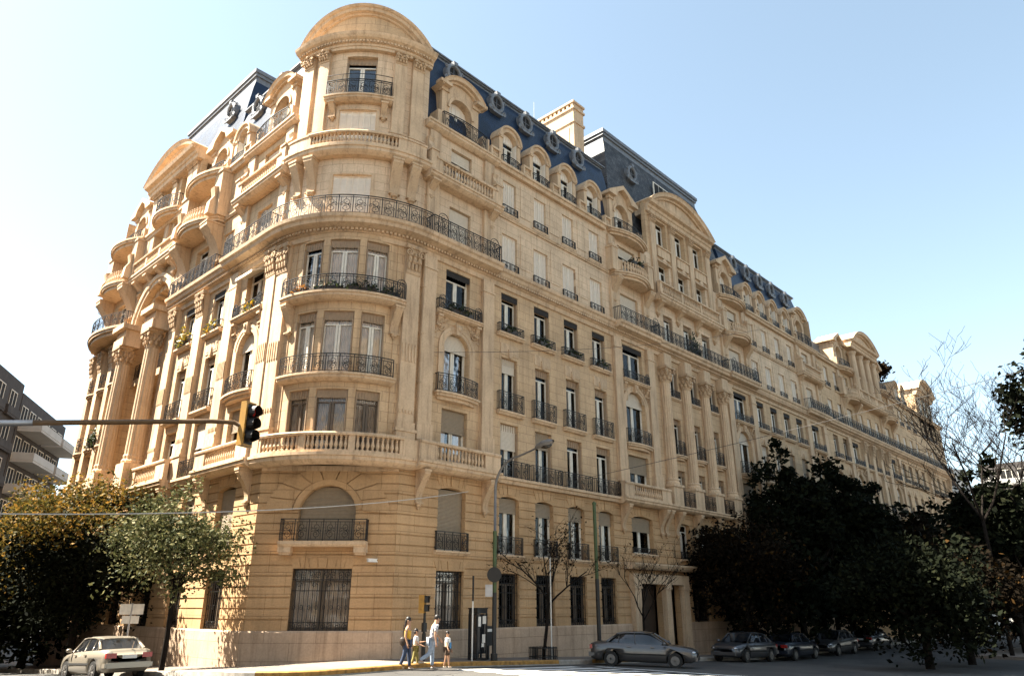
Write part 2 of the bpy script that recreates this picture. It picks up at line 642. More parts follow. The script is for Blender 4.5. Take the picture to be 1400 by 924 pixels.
BAL_P = [(0.055, 0), (0.055, .06), (0.03, .09), (0.045, .16), (0.068, .27), (0.05, .40), (0.03, .52), (0.042, .60), (0.03, .66), (0.055, .70), (0.055, .76)]
def balustrade_mb(w, h, sp=0.2, end=0.0, y=0.0, d=0.2, n=1, panels=1):
    """base, turned balusters, handrail; end = width of a solid block at each end"""
    mb = MB()
    hw = w / 2
    mb.box(-hw, hw, y - d / 2 - .02, y + d / 2 + .02, 0, 0.10, n)
    mb.prof([(y - d / 2 - .04, h - .13), (y - d / 2 - .06, h - .06), (y - d / 2 - .03, h), (y + d / 2 + .03, h), (y + d / 2 + .06, h - .06), (y + d / 2 + .04, h - .13)], -hw, hw, n)
    if end:
        for s in (-1, 1):
            mb.box(s * hw - (end if s > 0 else 0), s * hw + (end if s < 0 else 0), y - d / 2, y + d / 2, 0.1, h - .13, 1)
    span = w - 2 * end
    sc = (h - 0.23) / 0.76
    for p in range(panels):
        xa = -span / 2 + span * p / panels
        xb = xa + span / panels
        if p:
            mb.box(xa - .12, xa + .12, y - d / 2 + .01, y + d / 2 - .01, .1, h - .13)
            xa += .12
        if p < panels - 1:
            xb -= .12
        m = max(2, int((xb - xa) / sp))
        for i in range(m):
            mb.lathe([(r * 1.15, z * sc + 0.10) for r, z in BAL_P], xa + (xb - xa) * (i + .5) / m, y, 6)
    return mb

def console_mb(w, d, h, drop=0.25):
    """scrolled bracket: top plate, S-curved front, pendant"""
    mb = MB()
    o = [(0, 0), (-d, 0), (-d, -h * .14)]
    for i in range(1, 13):
        t = i / 12
        y = -(d - .12) * (1 - t) ** 2.1 - 0.12 * (1 - 0.25 * t) - .03 * sin(pi * t * 2) * t
        o.append((max(-d, y), -h * (.14 + .80 * t)))
    o.append((0, -h * .94))
    mb.side(o, -w / 2, w / 2)
    mb.box(-w / 2 - .04, w / 2 + .04, -d - .03, 0, -0.10, 0.0)
    for s in (-1, 1):
        x = s * (w / 2)
        mb.add([(x + s * .02 * 0, 0, 0)], [])
        mb.tube([(x, -d * .55 + d * .28 * cos(a) * (1 - i / 14), -h * .28 + d * .28 * sin(a) * (1 - i / 14)) for i in range(12) for a in [i * 0.85]], 0.022, 4)
    mb.box(-w / 2 - .03, w / 2 + .03, -.17, 0, -h * .94 - .06, -h * .94)
    if drop:
        mb.lathe([(w * .42, 0), (w * .36, -drop * .4), (w * .16, -drop * .55), (w * .2, -drop * .75), (0.01, -drop)], 0, -.06, 7, z0=-h * .94 - .06)
    return mb

def capital_mb(w, h, d):
    """flat Corinthian capital: bell, two rows of leaves, volutes, abacus"""
    mb = MB()
    mb.prof([(0, 0), (-d, 0), (-d - .03, h * .1), (-d, h * .14), (-d - .02, h * .55), (-d - .12, h * .86), (0, h * .86)], -w / 2, w / 2)
    mb.prof([(0, h * .86), (-d - .16, h * .86), (-d - .2, h * .95), (-d - .16, h), (0, h)], -w / 2 - .1, w / 2 + .1)
    for row, (zc, m) in enumerate(((0.3, 4), (0.52, 3))):
        for i in range(m):
            x = -w / 2 + w * (i + .5) / m
            mb.ball((x, -d - .05 - .03 * row, h * zc), w / m * .42, .07, h * .17, 6, 4)
            mb.ball((x, -d - .11 - .03 * row, h * (zc + .13)), w / m * .3, .06, h * .06, 6, 4)
    for s in (-1, 1):
        mb.tube(volute(s * (w / 2 - .04), h * .72, h * .15, 1.6, pi / 2, s, 12, -d - .13), .035, 4)
        mb.tube(volute(s * w * .12, h * .70, h * .10, 1.4, pi / 2, -s, 10, -d - .12), .025, 4)
    mb.ball((0, -d - .18, h * .9), .09, .05, .08, 6, 4)
    return mb

def french_mesh(w, h, white=True, transom=0.78, rise=0.0):
    """frame with two casements and a transom light; z from the sill"""
    mb = MB()
    hw = w / 2
    t = 0.055
    d0, d1 = -.03, .05
    for s in (-1, 1):
        mb.box(s * hw - (t if s > 0 else 0), s * hw + (t if s < 0 else 0), d0, d1, 0, h)
        mb.box(s * .055 - .045, s * .055 + .045, d0 - .01, d1 - .02, 0.02, h * transom)
        mb.box(s * (hw - .075) - .03, s * (hw - .075) + .03, d0 + .01, d1 - .02, .02, h * transom)
    mb.box(-hw, hw, d0 + .002, d1 - .002, h - t, h - .001)
    mb.box(-hw, hw, d0 - .012, d1 - .003, h * transom, h * transom + t)
    mb.box(-hw, hw, d0 + .003, d1 - .001, 0, .12)
    return mb.mesh('window', 'frame' if white else 'frame_brown')

def pane_mesh(w, h):
    mb = MB()
    mb.box(-w / 2 + .02, w / 2 - .02, .012, .018, .03, h - .03)
    return mb.mesh('pane', 'glass')

def curtain_mesh(w, h, gap, seed, dim=False, top=1.0):
    """two pleated drops with a gap of gap*w between, hanging to the sill"""
    rnd = random.Random(seed)
    mb = MB()
    for s in (-1, 1):
        xa, xb = s * w / 2 * .97, s * w * gap / 2
        n = max(6, int(abs(xb - xa) / .045))
        pts = []
        for i in range(n + 1):
            x = xa + (xb - xa) * i / n
            pts.append((x, .065 + .02 * (1 if i % 2 else -1) * (0.6 + 0.6 * rnd.random())))
        for (xa_, ya_), (xb_, yb_) in zip(pts, pts[1:]):
            mb.poly((xa_, ya_, .03), (xb_, yb_, .03), (xb_, yb_, h * top), (xa_, ya_, h * top))
    return mb.mesh('curtain', 'curtain_d' if dim else 'curtain')

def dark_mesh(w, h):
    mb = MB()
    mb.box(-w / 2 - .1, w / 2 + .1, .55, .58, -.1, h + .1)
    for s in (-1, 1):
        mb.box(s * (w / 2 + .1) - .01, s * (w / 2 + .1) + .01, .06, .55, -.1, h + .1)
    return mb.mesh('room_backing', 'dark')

def folding_shutter_mesh(w, h, panels=6, mat='shut_white'):
    """closed folding metal shutters: a shallow zigzag with louvred upper panels"""
    mb = MB()
    hw = w / 2
    for i in range(panels):
        xa, xb = -hw + w * i / panels, -hw + w * (i + 1) / panels
        ya, yb = (0.0, .035) if i % 2 == 0 else (.035, 0.0)
        mb.poly((xa, ya, 0), (xb, yb, 0), (xb, yb, h), (xa, ya, h))
        mb.box(xa - .016, xa + .016, min(ya, .02) - .03, .03, 0, h)
        for j in range(int(h * .86 / .075)):
            z = h * .09 + j * .075
            x0, x1 = xa + .03, xb - .03
            f = lambda x: ya + (yb - ya) * (x - xa) / (xb - xa)
            mb.poly((x0, f(x0) - .018, z), (x1, f(x1) - .018, z), (x1, f(x1) - .002, z + .05), (x0, f(x0) - .002, z + .05))
    mb.box(-hw, hw, -.02, .05, h - .05, h)
    return mb.mesh('shutter', mat)

def roller_mesh(w, h, mat='roller', rise=0.0):
    """slatted roller blind hanging h deep from z = 0 downwards to -h"""
    mb = MB()
    m = max(2, int(h / .055))
    for i in range(m):
        z1, z0 = -h * i / m, -h * (i + 1) / m
        mb.poly((-w / 2, .0, z1), (w / 2, .0, z1), (w / 2, -.016, (z0 + z1) / 2), (-w / 2, -.016, (z0 + z1) / 2))
        mb.poly((-w / 2, -.016, (z0 + z1) / 2), (w / 2, -.016, (z0 + z1) / 2), (w / 2, 0, z0), (-w / 2, 0, z0))
    mb.box(-w / 2, w / 2, -.03, .02, -h - .05, -h)
    return mb.mesh('roller_blind', mat)

def jamb_shutter_mesh(w, h):
    """shutters folded open against both jambs, and the slatted box at the head"""
    mb = MB()
    for s in (-1, 1):
        x = s * (w / 2 - .035)
        for k in range(2):
            mb.box(x - .012 + s * .02 * k - .015 * s, x + .012 + s * .02 * k - .015 * s, -.22, -.04, .02, h * .86 - .02 * k)
        for j in range(int(h * .8 / .09)):
            z = .06 + j * .09
            mb.box(x - .028, x + .028, -.2, -.06, z, z + .03)
    mb.box(-w / 2, w / 2, -.08, -.05, h * .86, h)
    for j in range(8):
        x = -w / 2 + w * (j + .5) / 8
        mb.box(x - .022, x + .022, -.105, -.08, h * .87, h * .99)
    return mb.mesh('shutter', 'shut_brown')

def grille_mesh(w, h):
    mb = MB()
    hw = w / 2
    for z in (.02, h * .13, h * .64, h * .82, h - .03):
        mb.box(-hw, hw, -.012, .012, z - .014, z + .014)
    m = max(5, int(w / .155))
    for i in range(m + 1):
        x = -hw + w * i / m
        mb.box(x - .012, x + .012, -.012, .012, 0, h)
    b = max(2, round(w / .55))
    for i in range(b):
        x = -hw + w * (i + .5) / b
        for s in (-1, 1):
            mb.tube(volute(x + s * w / b * .24, h * .07, h * .055, 1.3, pi / 2, s, 10, -.02), .015)
            mb.tube(volute(x + s * w / b * .24, h * .91, h * .06, 1.3, -pi / 2, -s, 10, -.02), .015)
            mb.tube([(x + s * w / b * .24 + .05 * cos(a), -.02, h * .37 + .08 * sin(a)) for a in [2 * pi * q / 8 for q in range(9)]], .012)
        mb.tube(volute(x, h * .73, h * .05, 1.2, 0, 1, 9, -.02), .014)
    return mb.mesh('grille', 'iron')

CURT = random.Random(5)
def add_window(F, parent, x, z, w, h, depth=.30, kind='french', name='french_window', rise=0.0, blind=0.0, dim=None, white=True, seed=None):
    """window set back by depth in its opening: frame with pane, curtain, dark room and blinds as children"""
    k = round(w, 2), round(h, 2)
    if kind == 'grille':
        white = False
    if kind == 'shut':
        me = cached(('sh',) + k, lambda: folding_shutter_mesh(w - .02, h))
        return F.put(name, me, x, depth - .16, z, parent)
    o = F.put(name, cached(('fr', white) + k, lambda: french_mesh(w, h, white)), x, depth - .04, z, parent)
    link('pane', cached(('pa',) + k, lambda: pane_mesh(w, h)), o)
    v = CURT.choice((0, 1, 1, 2, 1, 3)) if seed is None else seed
    dm = CURT.random() < .3 if dim is None else dim
    if v != 3:
        link('curtain', cached(('cu', v, dm) + k, lambda: curtain_mesh(w - .1, h, (.02, .16, .34)[v], v, dm)), o)
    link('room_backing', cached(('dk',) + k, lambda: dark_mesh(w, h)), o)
    if kind == 'jamb':
        link('shutter', cached(('js',) + k, lambda: jamb_shutter_mesh(w, h)), o)
    if kind == 'grille':
        link('grille', cached(('gr',) + k, lambda: grille_mesh(w - .02, h)), o, (0, -.16, 0))
    if blind:
        bm = 'roller' if not isinstance(blind, tuple) else blind[1]
        bl = blind if not isinstance(blind, tuple) else blind[0]
        link('roller_blind', cached(('ro', round(bl, 2), bm) + k, lambda: roller_mesh(w - .06, h * bl, bm)), o, (0, -.09, h - .02))
    return o

def slab(F, parent, x, z, hw, d, t=.18, n=1, name='balcony', curve=0.0, ends=.0):
    """moulded balcony slab projecting d; curve adds a bowed front"""
    mb = MB()
    if curve:
        m = 14
        def prof(o, z0, z1):
            pts = []
            for i in range(m + 1):
                q = -1 + 2 * i / m
                pts.append((q * (hw + o), -(d + o) - curve * (1 - q * q)))
            vs = [(px, py, z0) for px, py in pts] + [(px, py, z1) for px, py in pts] + [(px, 0, z0) for px, py in pts] + [(px, 0, z1) for px, py in pts]
            k = m + 1
            fs = []
            for i in range(m):
                fs += [(i, i + 1, k + i + 1, k + i), (i, i + 1, 2 * k + i + 1, 2 * k + i), (k + i, k + i + 1, 3 * k + i + 1, 3 * k + i)]
            fs += [(0, k, 3 * k, 2 * k), (m, k + m, 3 * k + m, 2 * k + m)]
            mb.add(vs, fs)
        prof(0, -t, -t * .45)
        prof(.06, -t * .45, 0)
        prof(-.12, -t * 1.7, -t)
    else:
        mb.prof([(0, 0), (-d - .06, 0), (-d - .06, -t * .4), (-d, -t * .5), (-d, -t * .95), (-d + .1, -t * 1.25), (-d + .22, -t * 1.5), (0, -t * 1.5)], -hw, hw, n)
    if F.R:
        return F.raw(name, mb.move(x, 0, z), 'trim', parent)
    return F.put(name, mb.mesh(name, 'trim'), x, 0, z, parent)

def bowed_rail_mb(hw, d, curve, h, bays=5):
    mb = rail_mb(2 * hw, h, bays)
    mb.v = [(x, y - d - curve * (1 - (x / hw) ** 2), z) for x, y, z in mb.v]
    for s in (-1, 1):
        x = s * hw
        mb.box(x - .016, x + .016, -d, 0, h - .03, h)
        mb.box(x - .012, x + .012, -d, 0, .05, .075)
        for j in range(1, int(d / .12) + 1):
            mb.box(x - .009, x + .009, -d + j * .12 - .009, -d + j * .12 + .009, 0, h)
    return mb

# plants in window boxes are things of their own
M['box_green'] = leaf_mat('window_box_leaves', [(0.0, (0.010, 0.016, 0.006)), (0.6, (0.028, 0.040, 0.014)), (1.0, (0.06, 0.07, 0.02))])
M['box_yellow'] = leaf_mat('yellow_flowers', [(0.0, (0.05, 0.06, 0.012)), (0.45, (0.22, 0.19, 0.02)), (1.0, (0.62, 0.30, 0.02))])
M['box_orange'] = leaf_mat('orange_flowers', [(0.0, (0.05, 0.05, 0.014)), (0.4, (0.35, 0.14, 0.03)), (1.0, (0.62, 0.28, 0.06))])
def tuft_mesh(w, h, d, n, mat, seed, size=.085, hang=.25):
    rnd = random.Random(seed)
    mb = MB()
    for i in range(n):
        q = rnd.uniform(-1, 1)
        env = (1 - q * q * .8) * (0.55 + .45 * sin(q * 9 + seed))
        c = Vector((q * w / 2, rnd.gauss(0, d / 3), rnd.uniform(-hang, h * max(.2, env))))
        a = Vector((rnd.gauss(0, 1), rnd.gauss(0, 1), rnd.gauss(0, 1))).normalized() * size * rnd.uniform(.6, 1.4)
        b = a.cross(Vector((rnd.gauss(0, 1), rnd.gauss(0, 1), rnd.gauss(0, 1)))).normalized() * size * .6
        mb.poly(tuple(c - a), tuple(c + b), tuple(c + a), tuple(c - b))
    return mb.mesh('foliage', mat)
def trough_mesh(w):
    mb = MB()
    mb.prof([(-.1, 0), (-.13, .2), (.13, .2), (.1, 0)], -w / 2, w / 2)
    return mb.mesh('planter', 'wood')
def planter(F, x, y, z, w, label, mat='box_green', seed=1, h=.32, group=None, n=None):
    t = F.thing('window_box', trough_mesh(w), x, y, z, label, 'window box', group)
    link('plants', tuft_mesh(w * 1.05, h, .34, n or int(w * 170), mat, seed), t, (0, 0, .2))
    return t
# ------------------------------------------------------------------ the corner building
B = thing('corner_building', 'long cream stone apartment block with a rounded corner tower and blue slate roof', 'building')

def sub(F, po, name, mb, mat, smooth=False):
    """child mesh given in the parent's own coordinates (bent along the face when curved)"""
    if F.R:
        mb.bend(F.R)
    return link(name, mb.mesh(name, mat, smooth), po)

GROOVES = [1.03 + .385 * k for k in range(1, 16)]
HOLES_LO = {id(FR): [], id(FL): [], id(FC): []}
HOLES_UP = {id(FR): [], id(FL): []}
def hole(F, x, hw, z0, z1, rise=0.0):
    (HOLES_LO if z1 < 7.05 else HOLES_UP)[id(F)].append((x - hw, x + hw, z0, z1, rise))

def voussoirs(F, P, x, hw, z, h, m=5):
    mb = MB()
    for i in range(m):
        a, b = -1 + 2 * i / m, -1 + 2 * (i + 1) / m
        g = .012
        mb.plate([(a * hw + g, z), (b * hw - g, z), (b * (hw + .16) - g, z + h), (a * (hw + .16) + g, z + h)], -.022 - (.03 if m % 2 and i == m // 2 else 0), 0.03)
    F.put('lintel', mb.move(0, 0, 0).mesh('lintel', 'rustic'), x, 0, 0, P)

def sill_rail(F, P, x, z, hw, h, d=.14, t=.16, rhw=None, scroll=True, bays=None):
    s = F.put('balcony', cached(('sl', hw, d, t), lambda: sill_mb(hw, d, t).mesh('balcony', 'trim')), x, 0, z, P)
    w = 2 * (rhw or hw - .06)
    link('railing', cached(('rl', round(w, 2), h, scroll, d, bays), lambda: rail_mb(w, h, bays, d * .9, scroll=scroll).mesh('railing', 'iron')), s, (0, -d + .02, 0))
    return s
def sill_mb(hw, d, t):
    mb = MB()
    mb.prof([(0, 0), (-d - .05, 0), (-d - .05, -t * .45), (-d, -t * .6), (-d + .05, -t), (0, -t)], -hw, hw)
    return mb

BL = random.Random(9)
def w_column(F, P, c, skip=(), sd=0, shades=True):
    """one of the narrow window bays, street to attic"""
    if 0 not in skip:
        hole(F, c, .66, 1.03, 3.22)
        add_window(F, P, c, 1.03, 1.32, 2.19, .34, 'grille', 'barred_window', dim=True)
        voussoirs(F, P, c, .66, 3.24, .36)
    if 1 not in skip:
        hole(F, c, .66, 4.0, 6.56, .14)
        add_window(F, P, c, 4.0, 1.32, 2.5, .34, 'french', 'arched_window', blind=(.24, 'roller'))
        voussoirs(F, P, c, .66, 6.62, .42)
        sill_rail(F, P, c, 4.0, .86, .78, .12)
    if 2 not in skip:
        hole(F, c, .62, 7.38, 9.92)
        add_window(F, P, c, 7.38, 1.24, 2.54, .3, 'jamb', blind=BL.choice((0, 0, .3, (.45, 'roller_pale'))))
        r = F.put('railing', cached('rail_f2', lambda: rail_mb(2.18, .78, 4, .26).mesh('railing', 'iron')), c, -.27, 7.38, P)
    if 3 not in skip:
        hole(F, c, .56, 10.5, 13.18)
        add_window(F, P, c, 10.5, 1.12, 2.68, .3, 'jamb', blind=BL.choice((0, 0, 0, .4, (.25, 'roller_pale'))))
        sill_rail(F, P, c, 10.5, .9, .92, .2, .2)
        mb = MB()
        mb.plate([(-.62, 13.34), (.62, 13.34), (.62, 13.9), (-.62, 13.9)], -.03, .03)
        mb.plate([(-.5, 13.44), (.5, 13.44), (.5, 13.8), (-.5, 13.8)], -.045, .03)
        mb.plate([(-.09, 13.2), (.09, 13.2), (.14, 13.62), (-.14, 13.62)], -.10, .03)
        F.put('overdoor_panel', cached('overdoor', lambda: mb.mesh('overdoor_panel', 'trim')), c, 0, 0, P)
    if 4 not in skip:
        hole(F, c, .6, 14.4, 16.56)
        o = add_window(F, P, c, 14.4, 1.2, 2.16, .3, 'jamb')
        if shades:
            valance(o, 1.16, 2.12)
        sill_rail(F, P, c, 14.4, .92, .46, .2, .2)
    if 5 not in skip:
        hole(F, c, .58, 18.0, 19.92)
        add_window(F, P, c, 18.0, 1.16, 1.92, .3, 'shut', 'shuttered_window')
        F.put('railing', cached('rail_low', lambda: rail_mb(1.24, .46, 2, .08).mesh('railing', 'iron')), c, -.08, 17.86, P)
    if 6 not in skip:
        hole(F, c, .5, 21.3, 23.12)
        add_window(F, P, c, 21.3, 1.0, 1.82, .3, 'shut', 'shuttered_window')
        F.put('railing', cached('rail_low6', lambda: rail_mb(1.12, .46, 2, .08).mesh('railing', 'iron')), c, -.08, 21.15, P)
        mb = MB()
        mb.prof([(0, 0), (-.12, 0), (-.09, -.12), (0, -.14)], -.66, .66)
        F.put('sill', cached('sill6', lambda: mb.mesh('sill', 'trim')), c, 0, 21.14, P)

def valance(o, w, h, mat='valance'):
    """scalloped cloth awning rolled up under the head of the window"""
    mb = MB()
    m = 9
    pts = [(-w / 2, h), (w / 2, h)]
    for i in range(m * 4 + 1):
        q = i / (m * 4)
        pts.append((w / 2 - w * q, h - .26 - .05 * abs(sin(pi * m * q))))
    mb.plate(pts, -.24, -.225)
    mb.tube([(-w / 2, -.2, h - .06), (w / 2, -.2, h - .06)], .05, 6)
    link('awning', cached(('val', w, mat), lambda: mb.mesh('awning', mat)), o)

def arch_surround(F, P, x, hw, z0, rise, wd=.24, d=.07, name='archivolt', leg=0.0):
    mb = MB()
    mb.arch(hw, z0, rise, [(0.02, .05), (0.02, -d * .6), (wd * .5, -d * .6), (wd * .55, -d), (wd, -d), (wd, .05)], 24)
    if leg:
        for s in (-1, 1):
            mb.box(s * hw + (s * .02 if s > 0 else -wd), s * hw + (wd if s > 0 else -.02), -d, .03, z0 - leg, z0)
    mb.plate([(-.13, z0 + rise - .06), (.13, z0 + rise - .06), (.2, z0 + rise + .42), (-.2, z0 + rise + .42)], -d - .12, .02)
    mb.ball((0, -d - .12, z0 + rise + .25), .12, .08, .16, 7, 5)
    F.put(name, mb.mesh(name, 'trim'), x, 0, 0, P)

def spandrel_relief(F, P, x, z, w, h, seed=1):
    """carved foliage beside the arch"""
    rnd = random.Random(seed)
    for s in (-1, 1):
        mb = MB()
        mb.plate([(s * w * .5, z + .05), (s * w * .98, z + .05), (s * w * .98, z + h), (s * w * .4, z + h)], -.012, .02)
        for i in range(26):
            q = rnd.random()
            mb.ball((s * (w * (.42 + .55 * q)), -.03, z + h * (1 - .95 * rnd.random() * q)), .10 * rnd.uniform(.5, 1.2), .05, .07 * rnd.uniform(.5, 1.3), 6, 4)
        mb.tube(volute(s * w * .72, z + h * .6, .26, 1.5, 0, s, 12, -.05), .035)
        F.put('carving', mb.mesh('carving', 'carved'), x, 0, 0, P)

def pilaster(F, P, x, w, d, z0, z1, base=1.3, cap=1.25, flutes=0, capital=True):
    mb = MB()
    n = 4 if F.R else 1
    bm = lambda a, b, dd, e, f: mb.box(x + a, x + b, -dd, 0.02, e, f, n)
    if base:
        bm(-w / 2 - .07, w / 2 + .07, d + .07, z0, z0 + base * .72)
        bm(-w / 2 - .11, w / 2 + .11, d + .11, z0 + base * .72, z0 + base * .8)
        bm(-w / 2 - .05, w / 2 + .05, d + .05, z0 + base * .8, z0 + base)
    bm(-w / 2, w / 2, d, z0 + base, z1)
    if flutes:
        m = flutes
        for (za, zb) in ((z0 + base + .35, z0 + base + .5), (z1 - cap - 4.0, z1 - cap - 3.2)):
            for i in range(m):
                xx = x - w / 2 + w * (i + .5) / m
                mb.box(xx - w / m * .22, xx + w / m * .22, -d - .035, -d + .01, za, zb)
    o = F.raw('pilaster', mb, 'trim', P)
    if capital:
        mb = capital_mb(w, cap, 0.02)
        mb.move(0, -d, 0)
        F.put('capital', mb.mesh('capital', 'carved'), x, 0, z1 - cap, P)
    return o

def big_dormer(F, P, c, tri=False, y0=.2, zb=23.95):
    """attic dormer with a pediment: piers, arched opening, window in its shade, cheeks running back to the roof"""
    mb = MB()
    hw, op = 1.28, .76
    za = zb + 1.75
    for s in (-1, 1):
        mb.box(min(s * op, s * hw), max(s * op, s * hw), y0, y0 + 1.6, zb, za + op + .28)
        mb.box(min(s * (op + .06), s * (hw + .1)), max(s * (op + .06), s * (hw + .1)), y0 - .08, y0 + .2, za + op + .08, za + op + .3)
        mb.box(min(s * op * 1.06, s * hw * .98), max(s * op * 1.06, s * hw * .98), y0 - .05, y0 + .2, zb, zb + .5)
        mb.box(min(s * (hw + .02), s * (hw + .5)), max(s * (hw + .02), s * (hw + .5)), y0 - .35, y0 + .3, zb, zb + .95)
    pts = arc_pts(op, op, 14)
    zt = za + op + .3
    for (p, q), (p2, q2) in zip(pts, pts[1:]):
        mb.add([(p, y0, za + q), (p2, y0, za + q2), (p2, y0, zt), (p, y0, zt), (p, y0 + 1.6, za + q), (p2, y0 + 1.6, za + q2), (p2, y0 + 1.6, zt), (p, y0 + 1.6, zt)],
               [(0, 1, 2, 3), (4, 5, 6, 7), (0, 1, 5, 4), (2, 3, 7, 6)])
    mb.arch(op, za, op, [(.0, y0 - .02), (.0, y0 - .06), (.16, y0 - .08), (.16, y0 - .02)], 16)
    if tri:
        o = [(-hw - .28, zt), (hw + .28, zt), (hw + .28, zt + .16), (0, zt + 1.0), (-hw - .28, zt + .16)]
        mb.plate([(-hw - .1, zt), (hw + .1, zt), (0, zt + .8)], y0 + .02, y0 + 1.6)
        for s in (-1, 1):
            mb.plate([(s * (hw + .34), zt), (s * (hw + .34), zt + .2), (0, zt + 1.12), (0, zt + .82), (s * .62, zt + .42), (s * (hw - .45), zt)][:], y0 - .32, y0 + 1.7)
    else:
        mb.arch(hw + .3, zt, .92, [(-.32, y0 + .02), (-.32, y0 - .10), (-.22, y0 - .12), (-.2, y0 - .28), (-.06, y0 - .32), (0, y0 - .38), (0, y0 + 1.7), (-.32, y0 + 1.7)], 22)
        pts = arc_pts(hw + .02, .62, 14)
        mb.plate([(hw + .02, zt)] + [(-hw - .02, zt)] + [(p, zt + q) for p, q in pts[1:-1]], y0 + .03, y0 + .4)
        for s in (-1, 1):
            mb.box(min(s * (hw - .4), s * (hw + .36)), max(s * (hw - .4), s * (hw + .36)), y0 - .34, y0 + .1, zt - .02, zt + .16)
    o = F.put('dormer', mb.mesh('dormer', 'trim'), c, 0, 0, P)
    link('window_frame', french_mesh(1.5, 2.3), o, (0, y0 + .42, zb + .05))
    link('pane', cached(('pa', 1.5, 2.3), lambda: pane_mesh(1.5, 2.3)), o, (0, y0 + .42, zb + .05))
    link('curtain', curtain_mesh(1.4, 2.3, .2, 3, True), o, (0, y0 + .42, zb + .05))
    b = MB()
    b.box(-.9, .9, y0 + .75, y0 + .8, zb, za + op)
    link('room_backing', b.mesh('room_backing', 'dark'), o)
    b = MB()
    b.plate([(p, za + q) for p, q in arc_pts(.76, .76, 12)], y0 + .38, y0 + .44)
    for i in range(5):
        b.box(-.6 + i * .3 - .012, -.6 + i * .3 + .012, y0 + .35, y0 + .38, za, za + .5)
    link('shutter', b.mesh('shutter', 'shut_white'), o)
    r = bowed_rail_mb(1.5, .35, .14, .9, 5).move(0, y0 - .12, zb)
    link('railing', r.mesh('railing', 'iron'), o)
    return o

def small_dormer_mesh(zb=23.95):
    mb = MB()
    hw = .56
    za = zb + 1.8
    for s in (-1, 1):
        mb.box(min(s * hw, s * .84), max(s * hw, s * .84), -.02, 1.5, zb, za)
    mb.arch(hw, za, hw, [(0, -.02), (.2, -.02), (.22, -.12), (.34, -.14), (.34, 1.5), (0, 1.5)], 20)
    mb.box(-.92, -.56, -.08, .1, za - .06, za + .06)
    mb.box(.56, .92, -.08, .1, za - .06, za + .06)
    return mb.mesh('dormer', 'trim')
def small_dormer(F, P, c, zb=23.95, y=0.0):
    o = F.put('dormer', cached(('sd', zb), lambda: small_dormer_mesh(zb)), c, y, 0, P)
    link('window_frame', cached(('fr', True, 1.1, 1.85), lambda: french_mesh(1.1, 1.85)), o, (0, .34, zb))
    link('pane', cached(('pa', 1.1, 1.85), lambda: pane_mesh(1.1, 1.85)), o, (0, .34, zb))
    link('room_backing', cached(('dk', 1.1, 1.85), lambda: dark_mesh(1.1, 1.85)), o, (0, .34, zb))
    def arched():
        b = MB()
        b.plate([(p, zb + 1.84 + q) for p, q in arc_pts(.55, .55, 12)], .3, .36)
        for i in range(5):
            b.box(-.4 + i * .2 - .01, -.4 + i * .2 + .01, .27, .3, zb + 1.85, zb + 2.15)
        for s in (-1, 1):
            b.box(s * .535 - .015, s * .535 + .015, .02, .3, zb + .1, zb + 1.8)
        return b.mesh('shutter', 'shut_white')
    link('shutter', cached(('sda', zb), arched), o)
    link('railing', cached('sdr', lambda: bowed_rail_mb(.66, .16, .08, .62, 3).mesh('railing', 'iron')), o, (0, 0, zb))
    return o

def oculus_mesh():
    """zinc bull's-eye surround: rolled oval ring, scrolls at the shoulders, a deep neck back to the roof"""
    mb = MB()
    k = 22
    for (ra, ya), (rb, yb) in zip([(.35, .5), (.35, -.02), (.38, -.10), (.45, -.13), (.52, -.08), (.55, .0), (.55, .9)], [(.35, -.02), (.38, -.10), (.45, -.13), (.52, -.08), (.55, .0), (.55, .9), (.35, .9)]):
        for j in range(k):
            a, b = 2 * pi * j / k, 2 * pi * (j + 1) / k
            f = lambda r, t: (r * cos(t), r * 1.15 * sin(t))
            p, q, r2, s2 = f(ra, a), f(ra, b), f(rb, b), f(rb, a)
            mb.poly((p[0], ya, p[1]), (q[0], ya, q[1]), (r2[0], yb, r2[1]), (s2[0], yb, s2[1]))
    for s in (-1, 1):
        mb.tube(volute(s * .5, -.52, .17, 1.5, pi / 2, -s, 12, -.06), .05, 5)
        mb.tube(volute(s * .58, .25, .12, 1.3, pi / 2, s, 10, -.04), .04, 5)
    mb.plate([(-.12, .5), (.12, .5), (.16, .72), (-.16, .72)], -.16, .3)
    mb.plate([(-.52, -.6), (.52, -.6), (.34, -.74), (-.34, -.74)], -.12, .3)
    return mb.mesh('oculus', 'zinc')
def oculus(F, P, x, y, z, s=1.0):
    o = F.put('oculus', cached('oculus', oculus_mesh), x, y, z, P)
    o.scale = (s, s, s)
    mb = MB()
    mb.plate([(.36 * cos(2 * pi * i / 16), .36 * 1.15 * sin(2 * pi * i / 16)) for i in range(16)], .03, .05)
    link('pane', cached('oc_pane', lambda: mb.mesh('pane', 'dark')), o)
    mb2 = MB()
    mb2.box(-.012, .012, .0, .03, -.38, .38)
    mb2.box(-.34, .34, .0, .03, -.012, .012)
    link('window_frame', cached('oc_fr', lambda: mb2.mesh('window_frame', 'zinc')), o)

